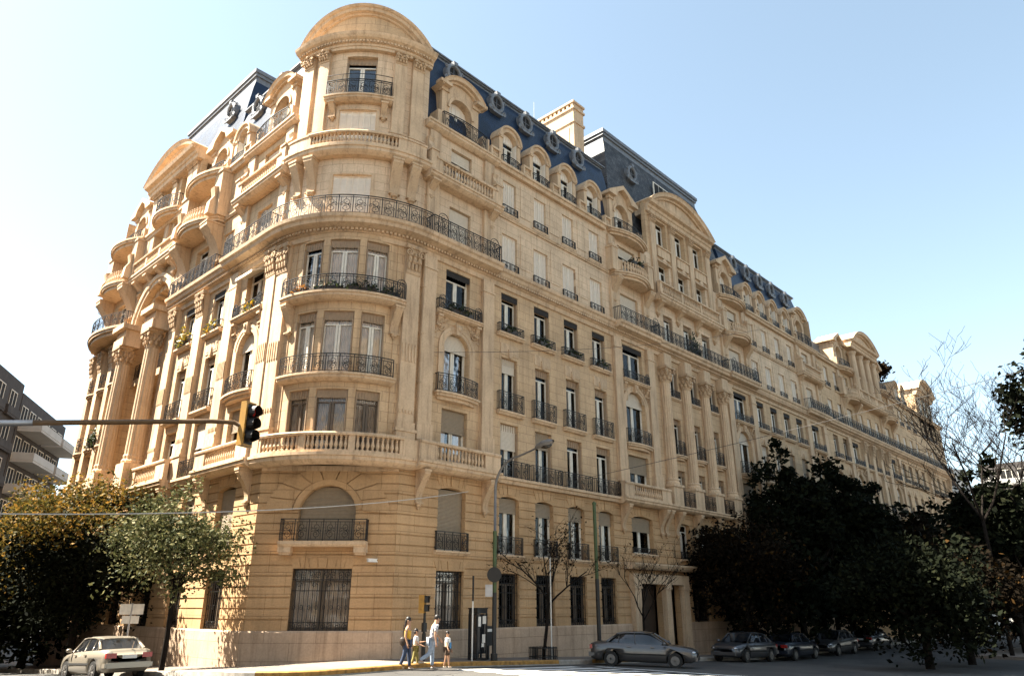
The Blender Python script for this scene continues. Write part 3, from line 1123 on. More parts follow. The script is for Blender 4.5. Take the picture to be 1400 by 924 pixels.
def pavilion(F, P, c, wide=.76, door=False, tri=False, bow6=False, sd=1, lower=True, left=False):
    """projecting bay: grille, shuttered piano nobile, balustraded balcony, arched window, planter window, loggia storeys, big dormer"""
    w = wide
    # street level
    if lower and not door:
        hole(F, c, w, 1.03, 3.22)
        add_window(F, P, c, 1.03, 2 * w, 2.19, .36, 'grille', 'barred_window', dim=True)
        voussoirs(F, P, c, w, 3.24, .36)
    if lower:
        zs = 4.0 if not door else 4.55
        hole(F, c, w + .02, zs, 6.56, .14)
        add_window(F, P, c, zs, 2 * w + .04, 6.5 - zs, .36, 'french', 'arched_window', blind=(.93 if not door else .36, 'roller'))
        voussoirs(F, P, c, w, 6.62, .42, 7)
        sill_rail(F, P, c, zs, w + .18, .76 if not door else .3, .12)
    # balustraded balcony on consoles
    zb = 7.42
    hole(F, c, w, 7.6, 9.93)
    add_window(F, P, c, 7.6, 2 * w, 2.33, .3, 'french', blind=(.4, 'roller'), dim=False)
    s = slab(F, P, c, zb, 2.4, .62, .24)
    link('balustrade', cached('bal_f2', lambda: balustrade_mb(4.7, .82, .19, .95, -.45, .22).mesh('balustrade', 'trim')), s)
    for q in (-1, 1):
        link('console', cached('con_f2', lambda: console_mb(.30, .6, 1.35).mesh('console', 'carved')), s, (q * 1.88, 0, -.36))
    # arched window with a bowed balcony
    sp = 12.72
    hole(F, c, w, 10.6, sp + w, w)
    add_window(F, P, c, 10.6, 2 * w, sp + w - 10.6 - .02, .34, 'french', blind=(.26, 'roller_pale'), dim=False, seed=0)
    arch_surround(F, P, c, w, sp, w, .34, .07, leg=2.1)
    s = slab(F, P, c, 10.58, 1.24, .22, .2, curve=.2)
    link('railing', cached('bow_f3', lambda: bowed_rail_mb(1.2, .2, .2, .82, 5).mesh('railing', 'iron')), s)
    spandrel_relief(F, P, c, sp + w * .35, 1.45, 1.1, sd)
    # window with flower rail
    hole(F, c, w, 14.4, 16.56)
    o = add_window(F, P, c, 14.4, 2 * w, 2.16, .3, 'french', dim=False)
    if left:
        aw = MB()
        aw.prof([(-.05, 2.1), (-.75, 1.78), (-.78, 1.62), (-.73, 1.62), (-.70, 1.74), (-.05, 2.06)], -w, w)
        link('awning', aw.mesh('awning', 'awning'), o, (0, -.1, 0))
    else:
        valance(o, 2 * w - .04, 2.12)
    s = slab(F, P, c, 14.36, 1.4, .28, .16)
    mb = rail_mb(2.64, .52, 5, .24)
    crest(mb, -1.12, .5, .2)
    crest(mb, 1.12, .5, .2)
    link('railing', mb.mesh('railing', 'iron'), s, (0, -.26, 0))
    for q in (-1, 1):
        link('console', cached('con_f4', lambda: console_mb(.2, .24, .5, .1).mesh('console', 'carved')), s, (q * 1.18, 0, -.24))
    # attic storeys
    hole(F, c, w - .06, 18.0, 19.92)
    add_window(F, P, c, 18.0, 2 * w - .12, 1.92, .3, 'french', 'shuttered_window', blind=(.97, 'roller_pale'))
    hole(F, c, w - .06, 21.3, 23.2)
    add_window(F, P, c, 21.3, 2 * w - .12, 1.9, .3, 'french', 'shuttered_window', blind=(.3, 'roller_pale'), seed=3)
    if bow6:
        s = slab(F, P, c, 20.98, 1.9, .35, .24, curve=.75)
        mb = balustrade_mb(3.4, .86, .19, .2, 0, .18)
        mb.v = [(x, y - .22 - .72 * (1 - (x / 1.9) ** 2), z) for x, y, z in mb.v]
        link('balustrade', mb.mesh('balustrade', 'trim'), s)
        for q in (-1, 1):
            b = MB()
            b.box(-.28, .28, -.5, 0, 0, 1.5)
            b.box(-.33, .33, -.55, 0, 1.5, 1.62)
            b.ball((0, -.3, 1.75), .2, .2, .16, 8, 5)
            link('pedestal', b.mesh('pedestal', 'trim'), s, (q * 1.95, 0, 0))
            link('console', cached('con_f6b', lambda: console_mb(.5, .7, 1.5, .2).mesh('console', 'carved')), s, (q * 1.75, 0, -.36))
        s7 = slab(F, P, c, 23.95, 2.0, .30, .22, curve=.5)
    else:
        s = slab(F, P, c, 20.98, 2.42, .62, .24)
        link('balustrade', cached('bal_f6', lambda: balustrade_mb(4.1, .84, .19, .35, -.46, .2).mesh('balustrade', 'trim')), s)
        for q in (-1, 1):
            b = MB()
            b.box(-.2, .2, -.55, 0, 0, 1.1)
            b.box(-.25, .25, -.6, 0, 1.1, 1.2)
            b.side([(0, 1.2), (-.5, 1.2), (-.42, 1.4), (-.3, 1.5), (-.22, 1.75), (-.3, 1.95), (0, 2.05)], -.16, .16)
            link('pedestal', b.mesh('pedestal', 'trim'), s, (q * 2.18, 0, 0))
            link('console', cached('con_f6', lambda: console_mb(.4, .55, .75, .3).mesh('console', 'carved')), s, (q * 2.0, 0, -.36))
        s7 = slab(F, P, c, 23.95, 2.46, .34, .26)
    big_dormer(F, P, c, tri, y0=.2)
    # flanking strips
    for q in (-1, 1):
        mb = MB()
        mb.box(-.36, .36, -.2, .02, 8.3, 16.75)
        mb.box(-.42, .42, -.26, .02, 8.3, 9.0)
        mb.box(-.40, .40, -.24, .02, 16.1, 16.2)
        mb.box(-.34, .34, -.16, .02, 17.7, 20.6)
        mb.box(-.34, .34, -.16, .02, 21.1, 23.5)
        F.put('pilaster', cached('pav_strip', lambda: mb.mesh('pilaster', 'trim')), c + q * (1.85 if not door else 1.75), 0, 0, P)

def cornice(F, P, x0, x1, d, n=1, z=17.64, h=.9, dent=True):
    mb = MB()
    mb.prof([(.02, z - h), (-.10, z - h + .03), (-.12, z - h + .25), (-.22, z - h + .3), (-.25, z - .46), (-d + .08, z - .36), (-d + .04, z - .22), (-d - .05, z - .15), (-d - .08, z), (.02, z)], x0, x1, n)
    o = F.raw('cornice', mb, 'trim', P)
    if dent:
        mb = MB()
        m = int((x1 - x0) / .17)
        for i in range(m):
            x = x0 + (x1 - x0) * (i + .5) / m
            mb.box(x - .05, x + .05, -.36, -.2, z - .56, z - .46)
        mb.box(x0 + .02, x1 - .02, -.24, -.19, z - .57, z - .45, n)
        sub(F, o, 'dentil_course', mb, 'trim')
    return o

def string(F, P, x0, x1, z, d, h, n=1):
    mb = MB()
    mb.prof([(.02, z - h), (-d * .6, z - h), (-d * .75, z - h * .5), (-d, z - h * .4), (-d, z), (.02, z)], x0, x1, n)
    return F.raw('string_course', mb, 'trim', P)

# ---------------- right front
RW = [10.2, 12.65, 15.1, 17.6]
RW2 = [38.2, 40.6, 43.05, 45.5]
for i, c in enumerate(RW):
    w_column(FR, B, c, sd=i)
for i, c in enumerate(RW2):
    w_column(FR, B, c, skip=(), sd=i)
pavilion(FR, B, 6.7, .76, sd=1)
pavilion(FR, B, 21.0, 1.02, door=True, tri=True, bow6=True, sd=2)
pavilion(FR, B, 34.9, 1.0, tri=True, bow6=True, sd=3)
pavilion(FR, B, 48.9, .76, sd=4)

# columned block between the two bowed pavilions
KW = [25.5, 28.0, 30.5]
KC = [24.25, 26.75, 29.25, 31.75]
hole(FR, KW[0] + 1.3, .95, 1.03, 3.28)
add_window(FR, B, KW[0] + 1.3, 1.03, 1.9, 2.25, .36, 'grille', 'barred_window', dim=True)
hole(FR, KW[2], .8, 1.03, 3.28)
add_window(FR, B, KW[2], 1.03, 1.6, 2.25, .36, 'grille', 'barred_window', dim=True)
for i, c in enumerate(KW):
    hole(FR, c, .62, 4.45, 6.5, .1)
    add_window(FR, B, c, 4.45, 1.24, 2.0, .36, 'french', 'arched_window', dim=True)
    sill_rail(FR, B, c, 4.45, .72, .42, .1)
    hole(FR, c, .58, 7.42, 9.7)
    add_window(FR, B, c, 7.42, 1.16, 2.28, .3, 'jamb', dim=True)
    hole(FR, c, .56, 10.6, 12.95)
    add_window(FR, B, c, 10.6, 1.12, 2.35, .3, 'jamb')
    s = slab(FR, B, c, 10.6, .8, .12, .18, curve=.22)
    link('railing', cached('bow_k', lambda: bowed_rail_mb(.76, .1, .22, .88, 3).mesh('railing', 'iron')), s)
    hole(FR, c, .58, 14.3, 16.45)
    add_window(FR, B, c, 14.3, 1.16, 2.15, .3, 'jamb')
    sill_rail(FR, B, c, 14.3, .7, .5, .12)
    hole(FR, c, .56, 18.0, 19.92)
    add_window(FR, B, c, 18.0, 1.12, 1.92, .3, 'jamb')
    hole(FR, c, .66, 21.3, 23.75)
    add_window(FR, B, c, 21.3, 1.32, 2.45, .4, 'french', seed=0)
    hole(FR, c, .66, 24.9, 27.0)
    add_window(FR, B, c, 24.9, 1.32, 2.1, .4, 'french', seed=0)
    mb = MB()
    mb.box(-.8, .8, -.12, .05, 24.15, 24.9)
    mb.box(-.88, .88, -.2, .05, 24.82, 24.92)
    mb.plate([(-.5, 23.86), (.5, 23.86), (0, 24.14)], -.16, .03)
    mb.box(-.84, .84, -.15, .05, 23.74, 23.84)
    FR.put('apron', cached('apron', lambda: mb.mesh('apron', 'trim')), c, 0, 0, B)
for c in KC:
    mb = MB()
    mb.box(-.52, .52, -.55, .02, 7.42, 8.5)
    mb.box(-.58, .58, -.62, .02, 8.5, 8.65)
    mb.lathe([(.5, 8.65), (.5, 8.78), (.44, 8.85), (.47, 8.95), (.40, 9.02)], 0, -.12, 20)
    mb.lathe([(.40, 9.0), (.40, 11.5), (.37, 13.6), (.34, 15.0)], 0, -.12, 32, star=.09)
    o = FR.put('column', cached('giant_column', lambda: mb.mesh('column', 'trim')), c, 0, 0, B)
    def cap():
        m2 = MB()
        m2.lathe([(.36, 0), (.38, .1), (.36, .2), (.42, .7), (.52, .85)], 0, -.12, 16)
        m2.box(-.55, .55, -.68, .1, .85, 1.0)
        for row in range(2):
            for j in range(10):
                a = 2 * pi * (j + .5 * row) / 10
                m2.ball((.42 * cos(a), -.12 + .42 * sin(a), .28 + .26 * row), .1, .1, .17, 6, 4)
                m2.ball((.5 * cos(a), -.12 + .5 * sin(a), .42 + .26 * row), .07, .07, .06, 5, 3)
        for sx in (-1, 1):
            m2.tube(volute(sx * .45, .72, .16, 1.5, pi / 2, sx, 11, -.6), .05, 4)
        return m2.mesh('capital', 'carved')
    link('capital', cached('giant_cap', cap), o, (0, 0, 15.0))
    mb = MB()
    mb.box(-.42, .42, -.5, .02, 16.0, 16.85)
    FR.put('entablature_block', cached('entab', lambda: mb.mesh('entablature_block', 'trim')), c, 0, 0, B)
    mb = MB()
    mb.box(-.3, .3, -.14, .02, 21.05, 26.5)
    mb.box(-.36, .36, -.2, .02, 21.05, 21.9)
    o = FR.put('pilaster', cached('attic_pil', lambda: mb.mesh('pilaster', 'trim')), c, 0, 0, B)
    link('capital', cached('attic_cap', lambda: capital_mb(.6, .6, .14).mesh('capital', 'carved')), o, (0, 0, 26.45))
s = slab(FR, B, 28.3, 7.42, 5.0, .55, .22)
mb = rail_mb(8.9, .9, 16, .5)
link('railing', mb.mesh('railing', 'iron'), s, (0, -.52, 0))
for c in (23.4, 24.6, 26.75, 29.25, 31.75, 33.2):
    link('console', cached('con_f2', lambda: console_mb(.30, .6, 1.35).mesh('console', 'carved')), s, (c - 28.3, 0, -.34))
s = slab(FR, B, 28.0, 21.0, 4.25, .62, .3)
link('balustrade', balustrade_mb(8.2, .9, .2, .3, -.46, .2, panels=3).mesh('balustrade', 'trim'), s)
for c in KC:
    link('console', cached('con_f6', lambda: console_mb(.4, .55, .75, .3).mesh('console', 'carved')), s, (c - 28.0, 0, -.45))
def front_pediment(F, P, c, hw, zb, rise, depth=2.2, y=-.12):
    """segmental pediment with its entablature and vaulted lead roof running back"""
    mb = MB()
    mb.prof([(.1, zb - .75), (y - .05, zb - .75), (y - .08, zb - .5), (y - .16, zb - .45), (y - .2, zb - .28), (y - .42, zb - .2), (y - .5, zb), (.1, zb)], -hw + .15, hw - .15)
    mb.box(-hw + .28, hw - .28, y, depth, zb - .8, zb - .02)
    mb.arch(hw, zb, rise, [(-.42, y + .05), (-.42, y - .1), (-.3, y - .14), (-.26, y - .36), (-.08, y - .42), (0, y - .5), (0, depth), (-.42, depth)], 30)
    pts = arc_pts(hw - .1, rise - .2, 22)
    mb.plate([(hw - .1, zb - .01), (-hw + .1, zb - .01)] + [(p, zb + q) for p, q in pts[1:-1]], y + .04, depth - .1)
    return F.put('pediment', mb.mesh('pediment', 'trim'), c, 0, 0, P)
front_pediment(FR, B, 28.0, 4.5, 27.95, 1.75)

# door case under the second pavilion
DX = [19.4, 20.0, 22.55, 24.35, 24.95]
HOLES_LO[id(FR)] += [(20.05, 22.5, -1.5, 3.0), (23.0, 24.4, -1.5, 3.0)]
mb = MB()
for a, b in ((19.45, 20.05), (22.5, 23.0), (24.4, 24.95)):
    mb.box(a, b, -.3, .02, -1.4, 2.75)
    mb.box(a - .06, b + .06, -.36, .02, 2.75, 2.85)
    mb.box(a - .03, b + .03, -.33, .02, 2.85, 3.0)
    mb.box(a - .05, b + .05, -.35, .02, -1.4, -.2)
mb.box(19.4, 25.0, -.32, .02, 3.0, 3.5)
mb.prof([(.02, 3.72), (-.5, 3.72), (-.62, 3.82), (-.7, 3.95), (-.7, 4.03), (.02, 4.1)], 19.0, 25.4)
pt = FR.raw('portal', mb, 'trim', B)
for a, b in ((20.05, 22.5), (23.0, 24.4)):
    d = MB()
    d.box(a, b, .5, .56, -1.4, 3.0)
    for k in range(2):
        xa, xb = a + (b - a) * k / 2 + .06, a + (b - a) * (k + 1) / 2 - .06
        for z0, z1 in ((-.4, .3), (.45, 1.7), (1.85, 2.7)):
            d.box(xa, xb, .46, .5, z0, z1)
    sub(FR, pt, 'door', d, 'wood')

# ---------------- side street front (local x = -v)
LW = [10.2]
for i, c in enumerate(LW):
    w_column(FL, B, -c, skip=(6,), sd=i)
w_column(FL, B, -13.4, skip=(5, 6), sd=3)
pavilion(FL, B, -6.6, .76, sd=6, left=True)
# bowed pavilion further back: upper storeys only, over the third window bay
def upper_pavilion(F, P, c, sd):
    hole(F, c, .75, 18.0, 20.0)
    add_window(F, P, c, 18.0, 1.5, 2.0, .3, 'french')
    hole(F, c, .75, 21.3, 23.2)
    add_window(F, P, c, 21.3, 1.5, 1.9, .3, 'french')
    s = slab(F, P, c, 21.0, 2.3, .4, .26, curve=.85)
    mb = balustrade_mb(4.2, .9, .2, .3, 0, .2)
    mb.v = [(x, y - .28 - .82 * (1 - (x / 2.3) ** 2), z) for x, y, z in mb.v]
    link('balustrade', mb.mesh('balustrade', 'trim'), s)
    for q in (-1, 1):
        link('console', cached('con_big', lambda: console_mb(.8, .95, 2.2, .2).mesh('console', 'carved')), s, (q * 1.9, 0, -.4))
        b = MB()
        b.box(-.42, .42, -.6, 0, 0, 2.6)
        b.box(-.48, .48, -.66, 0, 2.6, 2.75)
        b.side([(-.6, 0), (-1.0, 0), (-.95, .7), (-.75, 1.1), (-.85, 1.6), (-.6, 1.7)], -.2, .2)
        link('pedestal', b.mesh('pedestal', 'trim'), s, (q * 2.05, 0, 0))
    s7 = slab(F, P, c, 23.95, 2.5, .34, .26, curve=.8)
    big_dormer(F, P, c, True, y0=.2)
upper_pavilion(FL, B, -13.2, 1)
upper_pavilion(FL, B, -24.6, 2)
for c in (8.4, 11.75, 15.0):
    pilaster(FL, B, -c, .8, .22, 7.42, 16.9, 1.4, 1.3, flutes=6, capital=c > 11)
for c in (4.75, ):
    pilaster(FL, B, -c, .78, .22, 7.42, 16.9, 1.4, 1.3, flutes=5)

# ---------------- loggia block on the side street: arch on giant columns, pediment above
LC = 18.9
HOLES_UP[id(FL)].append((-LC - 2.45, -LC + 2.45, 8.0, 19.75, 2.45))
mb = MB()
mb.arch(2.45, 17.3, 2.45, [(.02, 2.0), (.02, -.10), (.25, -.10), (.28, -.18), (.52, -.2), (.52, .05), (.1, .05), (.1, 2.0)], 30)
FL.put('archivolt', mb.mesh('archivolt', 'trim'), -LC, 0, 0, B)
mb = MB()
mb.box(-2.6, 2.6, 2.0, 2.1, 7.4, 20)
for j in range(12):
    a = pi * (j + .5) / 12
    mb.box(2.3 * cos(a) - .22, 2.3 * cos(a) + .22, .3, 1.9, 17.3 + 2.3 * sin(a) - .2, 17.3 + 2.3 * sin(a) + .2)
for s_ in (-1, 1):
    mb.box(s_ * 2.5 - .05, s_ * 2.5 + .05, .3, 2.0, 7.4, 17.4)
mb.box(-2.5, 2.5, .3, 2.0, 13.9, 14.3)
lg = FL.put('loggia', mb.mesh('loggia', 'ashlar'), -LC, 0, 0, B)
for z in (10.5, 14.4):
    wm = french_mesh(1.5, 2.4)
    wmo = FL.put('french_window', wm, -LC + .4, 1.9, z, B)
    link('pane', pane_mesh(1.5, 2.4), wmo)
    link('room_backing', dark_mesh(1.4, 2.2), wmo, (0, -.45, 0))
link('railing', rail_mb(4.6, .9, 8).mesh('railing', 'iron'), lg, (0, .35, 14.3))
for dv in (-1.5, 1.6):
    mb = MB()
    mb.box(-.55, .55, -1.0, .02, 7.42, 8.7)
    mb.lathe([(.5, 8.7), (.52, 8.85), (.44, 8.95), (.46, 9.1), (.42, 9.2), (.40, 12), (.36, 15.0)], 0, -.45, 28, star=.08)
    o = FL.put('column', cached('loggia_col', lambda: mb.mesh('column', 'trim')), -LC + dv * 1.35, 0, 0, B)
    link('capital', CACHE['giant_cap'], o, (0, -.33, 15.0))
    mb = MB()
    mb.box(-.75, .75, -.95, .02, 16.0, 16.5)
    mb.box(-.68, .68, -.85, .02, 16.5, 17.0)
    mb.box(-.85, .85, -1.1, .02, 17.0, 17.3)
    FL.put('entablature_block', cached('impost', lambda: mb.mesh('entablature_block', 'trim')), -LC + dv * 1.35, 0, 0, B)
s = slab(FL, B, -LC - .3, 21.0, 3.3, .6, .3)
link('balustrade', balustrade_mb(6.4, .9, .2, .3, -.46, .2, panels=3).mesh('balustrade', 'trim'), s)
for q in (-2.5, -.8, .8, 2.5):
    link('console', cached('con_f6', lambda: console_mb(.4, .55, .75, .3).mesh('console', 'carved')), s, (q, 0, -.45))
for q in (-1.3, 1.3):
    hole(FL, -LC + q, .6, 21.3, 23.6)
    add_window(FL, B, -LC + q, 21.3, 1.2, 2.3, .4, 'french')
    hole(FL, -LC + q, .6, 24.4, 26.7)
    add_window(FL, B, -LC + q, 24.4, 1.2, 2.3, .4, 'french')
for q in (-2.9, -2.2, 0, 2.2, 2.9):
    o = FL.put('pilaster', CACHE['attic_pil'], -LC + q, 0, 0, B)
    link('capital', CACHE['attic_cap'], o, (0, 0, 26.45))
s = slab(FL, B, -LC, 24.2, 1.7, .35, .24, curve=.5)
link('railing', bowed_rail_mb(1.6, .3, .5, .95, 6).mesh('railing', 'iron'), s)
front_pediment(FL, B, -LC - .1, 3.7, 27.55, 1.35, y=-.3)

# far end of the side street front
for c in (22.7, 24.6, 26.4):
    hole(FL, -c, .58, 14.3, 16.5)
    add_window(FL, B, -c, 14.3, 1.16, 2.2, .3, 'jamb')
    hole(FL, -c, .58, 10.6, 13.1)
    add_window(FL, B, -c, 10.6, 1.16, 2.5, .3, 'jamb')
    hole(FL, -c, .58, 7.42, 9.8)
    add_window(FL, B, -c, 7.42, 1.16, 2.38, .3, 'jamb')
    s = slab(FL, B, -c, 10.6, .85, .15, .2, curve=.3)
    link('railing', cached('bow_l', lambda: bowed_rail_mb(.8, .12, .3, .9, 3).mesh('railing', 'iron')), s)
    s = slab(FL, B, -c, 14.3, .85, .15, .2, curve=.25)
    link('railing', cached('bow_l', lambda: bowed_rail_mb(.8, .12, .3, .9, 3).mesh('railing', 'iron')), s)
for c in (21.75, 23.6, 25.5, 27.0):
    pilaster(FL, B, -c, .6, .3, 7.42, 16.9, 1.4, 1.3)
s = slab(FL, B, -24.4, 17.7, 3.0, .6, .3, curve=.75)
link('railing', bowed_rail_mb(2.9, .55, .75, .9, 9).mesh('railing', 'iron'), s)
for c in (17.0, 20.5, 23.5):
    hole(FL, -c, .7, 4.0, 6.5, .1)
    add_window(FL, B, -c, 4.0, 1.4, 2.45, .35, 'french', 'arched_window')
    hole(FL, -c, .7, 1.03, 3.2)
    add_window(FL, B, -c, 1.03, 1.4, 2.2, .35, 'grille', 'barred_window', dim=True)
s = slab(FL, B, -14.3, 7.42, 2.3, .7, .26)
link('balustrade', balustrade_mb(4.5, .95, .2, 1.0, -.5, .22).mesh('balustrade', 'trim'), s)
for q in (-1, 1):
    link('console', CACHE['con_f2'], s, (q * 1.9, 0, -.36))

# ---------------- chamfered base of the corner
hole(FC, 0, 1.12, 1.03, 3.22)
add_window(FC, B, 0, 1.03, 2.24, 2.19, .34, 'grille', 'barred_window', dim=True, seed=0)
voussoirs(FC, B, 0, 1.12, 3.24, .36, 7)
hole(FC, 0, 1.1, 4.2, 6.35, .95)
add_window(FC, B, 0, 4.2, 2.2, 2.13, .42, 'french', 'arched_window', blind=.985, dim=True)
mb = MB()
mb.prof([(.02, 4.2), (-.5, 4.2), (-.5, 4.08), (-.45, 4.0), (.02, 4.0)], -1.66, 1.66)
for q in (-1, 1):
    mb.box(q * 1.42 - .24, q * 1.42 + .24, -.42, .02, 3.78, 4.0)
    mb.box(q * 1.42 - .2, q * 1.42 + .2, -.36, .02, 3.7, 3.78)
s = FC.raw('balcony', mb, 'trim', B)
link('railing', rail_mb(3.24, .82, 6, .44).mesh('railing', 'iron'), s, (0, -.46, 4.2))
# the broad arch with radiating joints around that window
mb = MB()
Rv = 2.42
for i in range(9):
    a0, a1 = pi * i / 9 + .014, pi * (i + 1) / 9 - .014
    pts = []
    for a in [a0 + (a1 - a0) * t / 4 for t in range(5)]:
        pts.append((-cos(a) * Rv, 5.25 + sin(a) * 1.78))
    inner = []
    for a in [a1 + (a0 - a1) * t / 4 for t in range(5)]:
        inner.append((-cos(a) * 1.36, 5.35 + sin(a) * 1.22))
    mb.plate(pts + inner, -.065, .03)
mb.arch(1.1, 5.40, .95, [(.02, .3), (.02, -.03), (.22, -.07), (.26, -.03), (.26, .03)], 24)
FC.raw('archivolt', mb, 'rustic', B)

# ---------------- rounded tower over the corner: bow of three storeys
Tn = 20
bow_holes = []
for z0, z1, nm in ((7.5, 10.0, 2), (10.6, 13.36, 3), (14.1, 16.68, 4)):
    bow_holes += [(-.64, .64, z0, z1), (-1.94, -.93, z0, z1), (.93, 1.94, z0, z1)]
    for x, w in ((0, 1.28), (-1.435, 1.01), (1.435, 1.01)):
        add_window(FB, B, x, z0, w, z1 - z0, .26, 'jamb', dim=(nm == 2), seed=0, white=(nm > 2))
mb = MB()
mb.wall(-2.52, 2.52, 7.1, 17.0, bow_holes, .3, maxdx=.3)
FB.raw('wall', mb, 'ashlar', B)
s = slab(FT, B, 0, 7.42, 3.40, .46, .28, 22)
sub(FT, s, 'balustrade', balustrade_mb(5.6, .80, .17, .14, 0, .2, 22, panels=3).move(0, -.33, 7.42), 'trim')
for q in (-1, 1):
    mb = MB()
    mb.box(q * 3.1 - .32, q * 3.1 + .32, -.45, 0, 7.42, 8.15, 3)
    sub(FT, s, 'pedestal', mb, 'trim')
s = slab(FB, B, 0, 10.6, 2.38, .34, .2, 18)
sub(FB, s, 'railing', rail_mb(4.56, .78, 9).move(0, -.33, 10.6), 'iron')
s = slab(FB, B, 0, 14.1, 2.62, .46, .22, 18)
mb = rail_mb(5.04, .74, 10)
crest(mb, -2.38, .7, .2)
crest(mb, 2.38, .7, .2)
sub(FB, s, 'railing', mb.move(0, -.44, 14.1), 'iron')
for q in (-1, 1):
    FB.put('console', cached('con_bow', lambda: console_mb(.36, .45, 1.25, .2).mesh('console', 'carved')), q * 2.35, 0, 13.8, B)
mb = MB()
for q in (-1, 1):
    mb.box(q * 2.9 - .62, q * 2.9 + .62, 0, .5, 7.0, 17.0, 8)
FT.raw('wall', mb, 'ashlar', B)
for q in (-1, 1):
    pilaster(FT, B, q * 2.98, .74, .16, 7.42, 16.85, 1.5, 1.35, flutes=5)
# drain pipe in the angle beside the tower
mb = MB()
mb.tube([(4.52, -.14, 7.6), (4.52, -.14, 17.0)], .055, 8)
mb.tube([(4.52, -.14, 17.7), (4.52, -.14, 20.5)], .055, 8)
for z in (8.5, 10.7, 12.9, 15.1, 16.8):
    mb.box(4.44, 4.60, -.22, 0, z, z + .06)
FR.raw('drain_pipe', mb, 'carved', B)

cornice(FT, B, -3.456, 3.456, .75, 26)
cornice(FR, B, 4.405, 9.0, .75)
cornice(FL, B, -9.0, -4.405, .75)
cornice(FR, B, 9.003, 18.85, .42)
cornice(FR, B, 18.853, 23.3, .75)
cornice(FR, B, 23.303, 32.6, .6)
cornice(FR, B, 32.603, 37.1, .75)
cornice(FR, B, 37.103, 46.7, .42)
cornice(FR, B, 46.703, 51.2, .75)
cornice(FL, B, -15.9, -9.003, .5)
cornice(FL, B, -27.2, -21.6, .4)

# main cornice balconies
mb = rail_mb(6.9, .92, 13).move(0, -.72, 17.64)
FT.raw('railing', mb, 'iron', B)
def cornice_rail(F, x0, x1, y, h=.92, crests=(), bays=None):
    w = x1 - x0
    mb = rail_mb(w, h, bays, .6)
    for c in crests:
        crest(mb, c - (x0 + x1) / 2, h - .06, .3)
    return F.put('railing', mb.mesh('railing', 'iron'), (x0 + x1) / 2, y, 17.64, B)
cornice_rail(FR, 4.5, 8.85, -.72, crests=(5.05, 8.4))
cornice_rail(FL, -8.85, -4.5, -.72, crests=(-5.05, -8.4))
cornice_rail(FR, 19.0, 23.2, -.72, crests=(22.8,))
cornice_rail(FR, 23.35, 32.55, -.56)
cornice_rail(FR, 32.7, 37.0, -.72, crests=(33.2, 36.6))
cornice_rail(FR, 46.8, 51.1, -.72, crests=(47.2, 50.7))
cornice_rail(FL, -15.7, -10.3, -.48)

# tower above the cornice
twh = [(-.84, .84, 17.72, 20.0), (-.84, .84, 21.35, 23.5), (-.73, .73, 24.15, 26.62)]
mb = MB()
mb.wall(-3.456, 3.456, 17.0, 27.0, twh, .34, maxdx=.3)
FT.raw('wall', mb, 'ashlar_pale', B)
add_window(FT, B, 0, 17.72, 1.68, 2.28, .30, 'shut', 'shuttered_window')
add_window(FT, B, 0, 21.35, 1.68, 2.15, .30, 'shut', 'shuttered_window')
add_window(FT, B, 0, 24.15, 1.46, 2.47, .34, 'jamb', seed=3)
s = slab(FT, B, 0, 21.35, 3.44, .52, .3, 22, name='tower_balcony')
sub(FT, s, 'balustrade', balustrade_mb(3.9, .72, .16, .1, 0, .2, 18).move(0, -.40, 21.35), 'trim')
for q in (-1, 1):
    mb = MB()
    mb.box(q * 2.55 - .62, q * 2.55 + .62, -.46, 0, 21.35, 22.0, 6)
    mb.box(q * 2.55 - .64, q * 2.55 + .64, -.50, 0, 22.0, 22.1, 6)
    sub(FT, s, 'pedestal', mb, 'trim')
for q in (-2.72, -1.9, 1.9, 2.72):
    FT.put('console', cached('con_tow', lambda: console_mb(.46, .5, 1.75, .28).mesh('console', 'carved')), q, 0, 20.92, B)
for q in (-1, 1):
    for x, w in ((1.82, .56), (2.72, .62)):
        pilaster(FT, B, q * x, w, .2, 22.05, 26.95, .35, .62)
s = slab(FT, B, 0, 24.15, 1.5, .42, .2, 10)
mb = rail_mb(2.86, .82, 6, .36)
mb.box(-1.43, 1.43, -.01, .01, 1.10, 1.12, 10)
for q in (-1.43, -.7, 0, .7, 1.43):
    mb.box(q - .009, q + .009, -.009, .009, .8, 1.12)
sub(FT, s, 'railing', mb.move(0, -.40, 24.15), 'iron')
for q in (-1, 1):
    FT.put('console', cached('con_t7', lambda: console_mb(.28, .36, .75, .2).mesh('console', 'carved')), q * 1.18, 0, 23.88, B)
# window surrounds on the tower
for hw, z0, z1 in ((.84, 17.7, 20.0), (.84, 21.6, 23.5)):
    mb = MB()
    for q in (-1, 1):
        mb.box(q * hw + (.02 if q > 0 else -.16), q * hw + (.16 if q > 0 else -.02), -.05, .02, z0, z1 + .14, 1)
    mb.box(-hw - .02, hw + .02, -.05, .02, z1 + .02, z1 + .14, 6)
    FT.raw('window_surround', mb, 'trim', B)
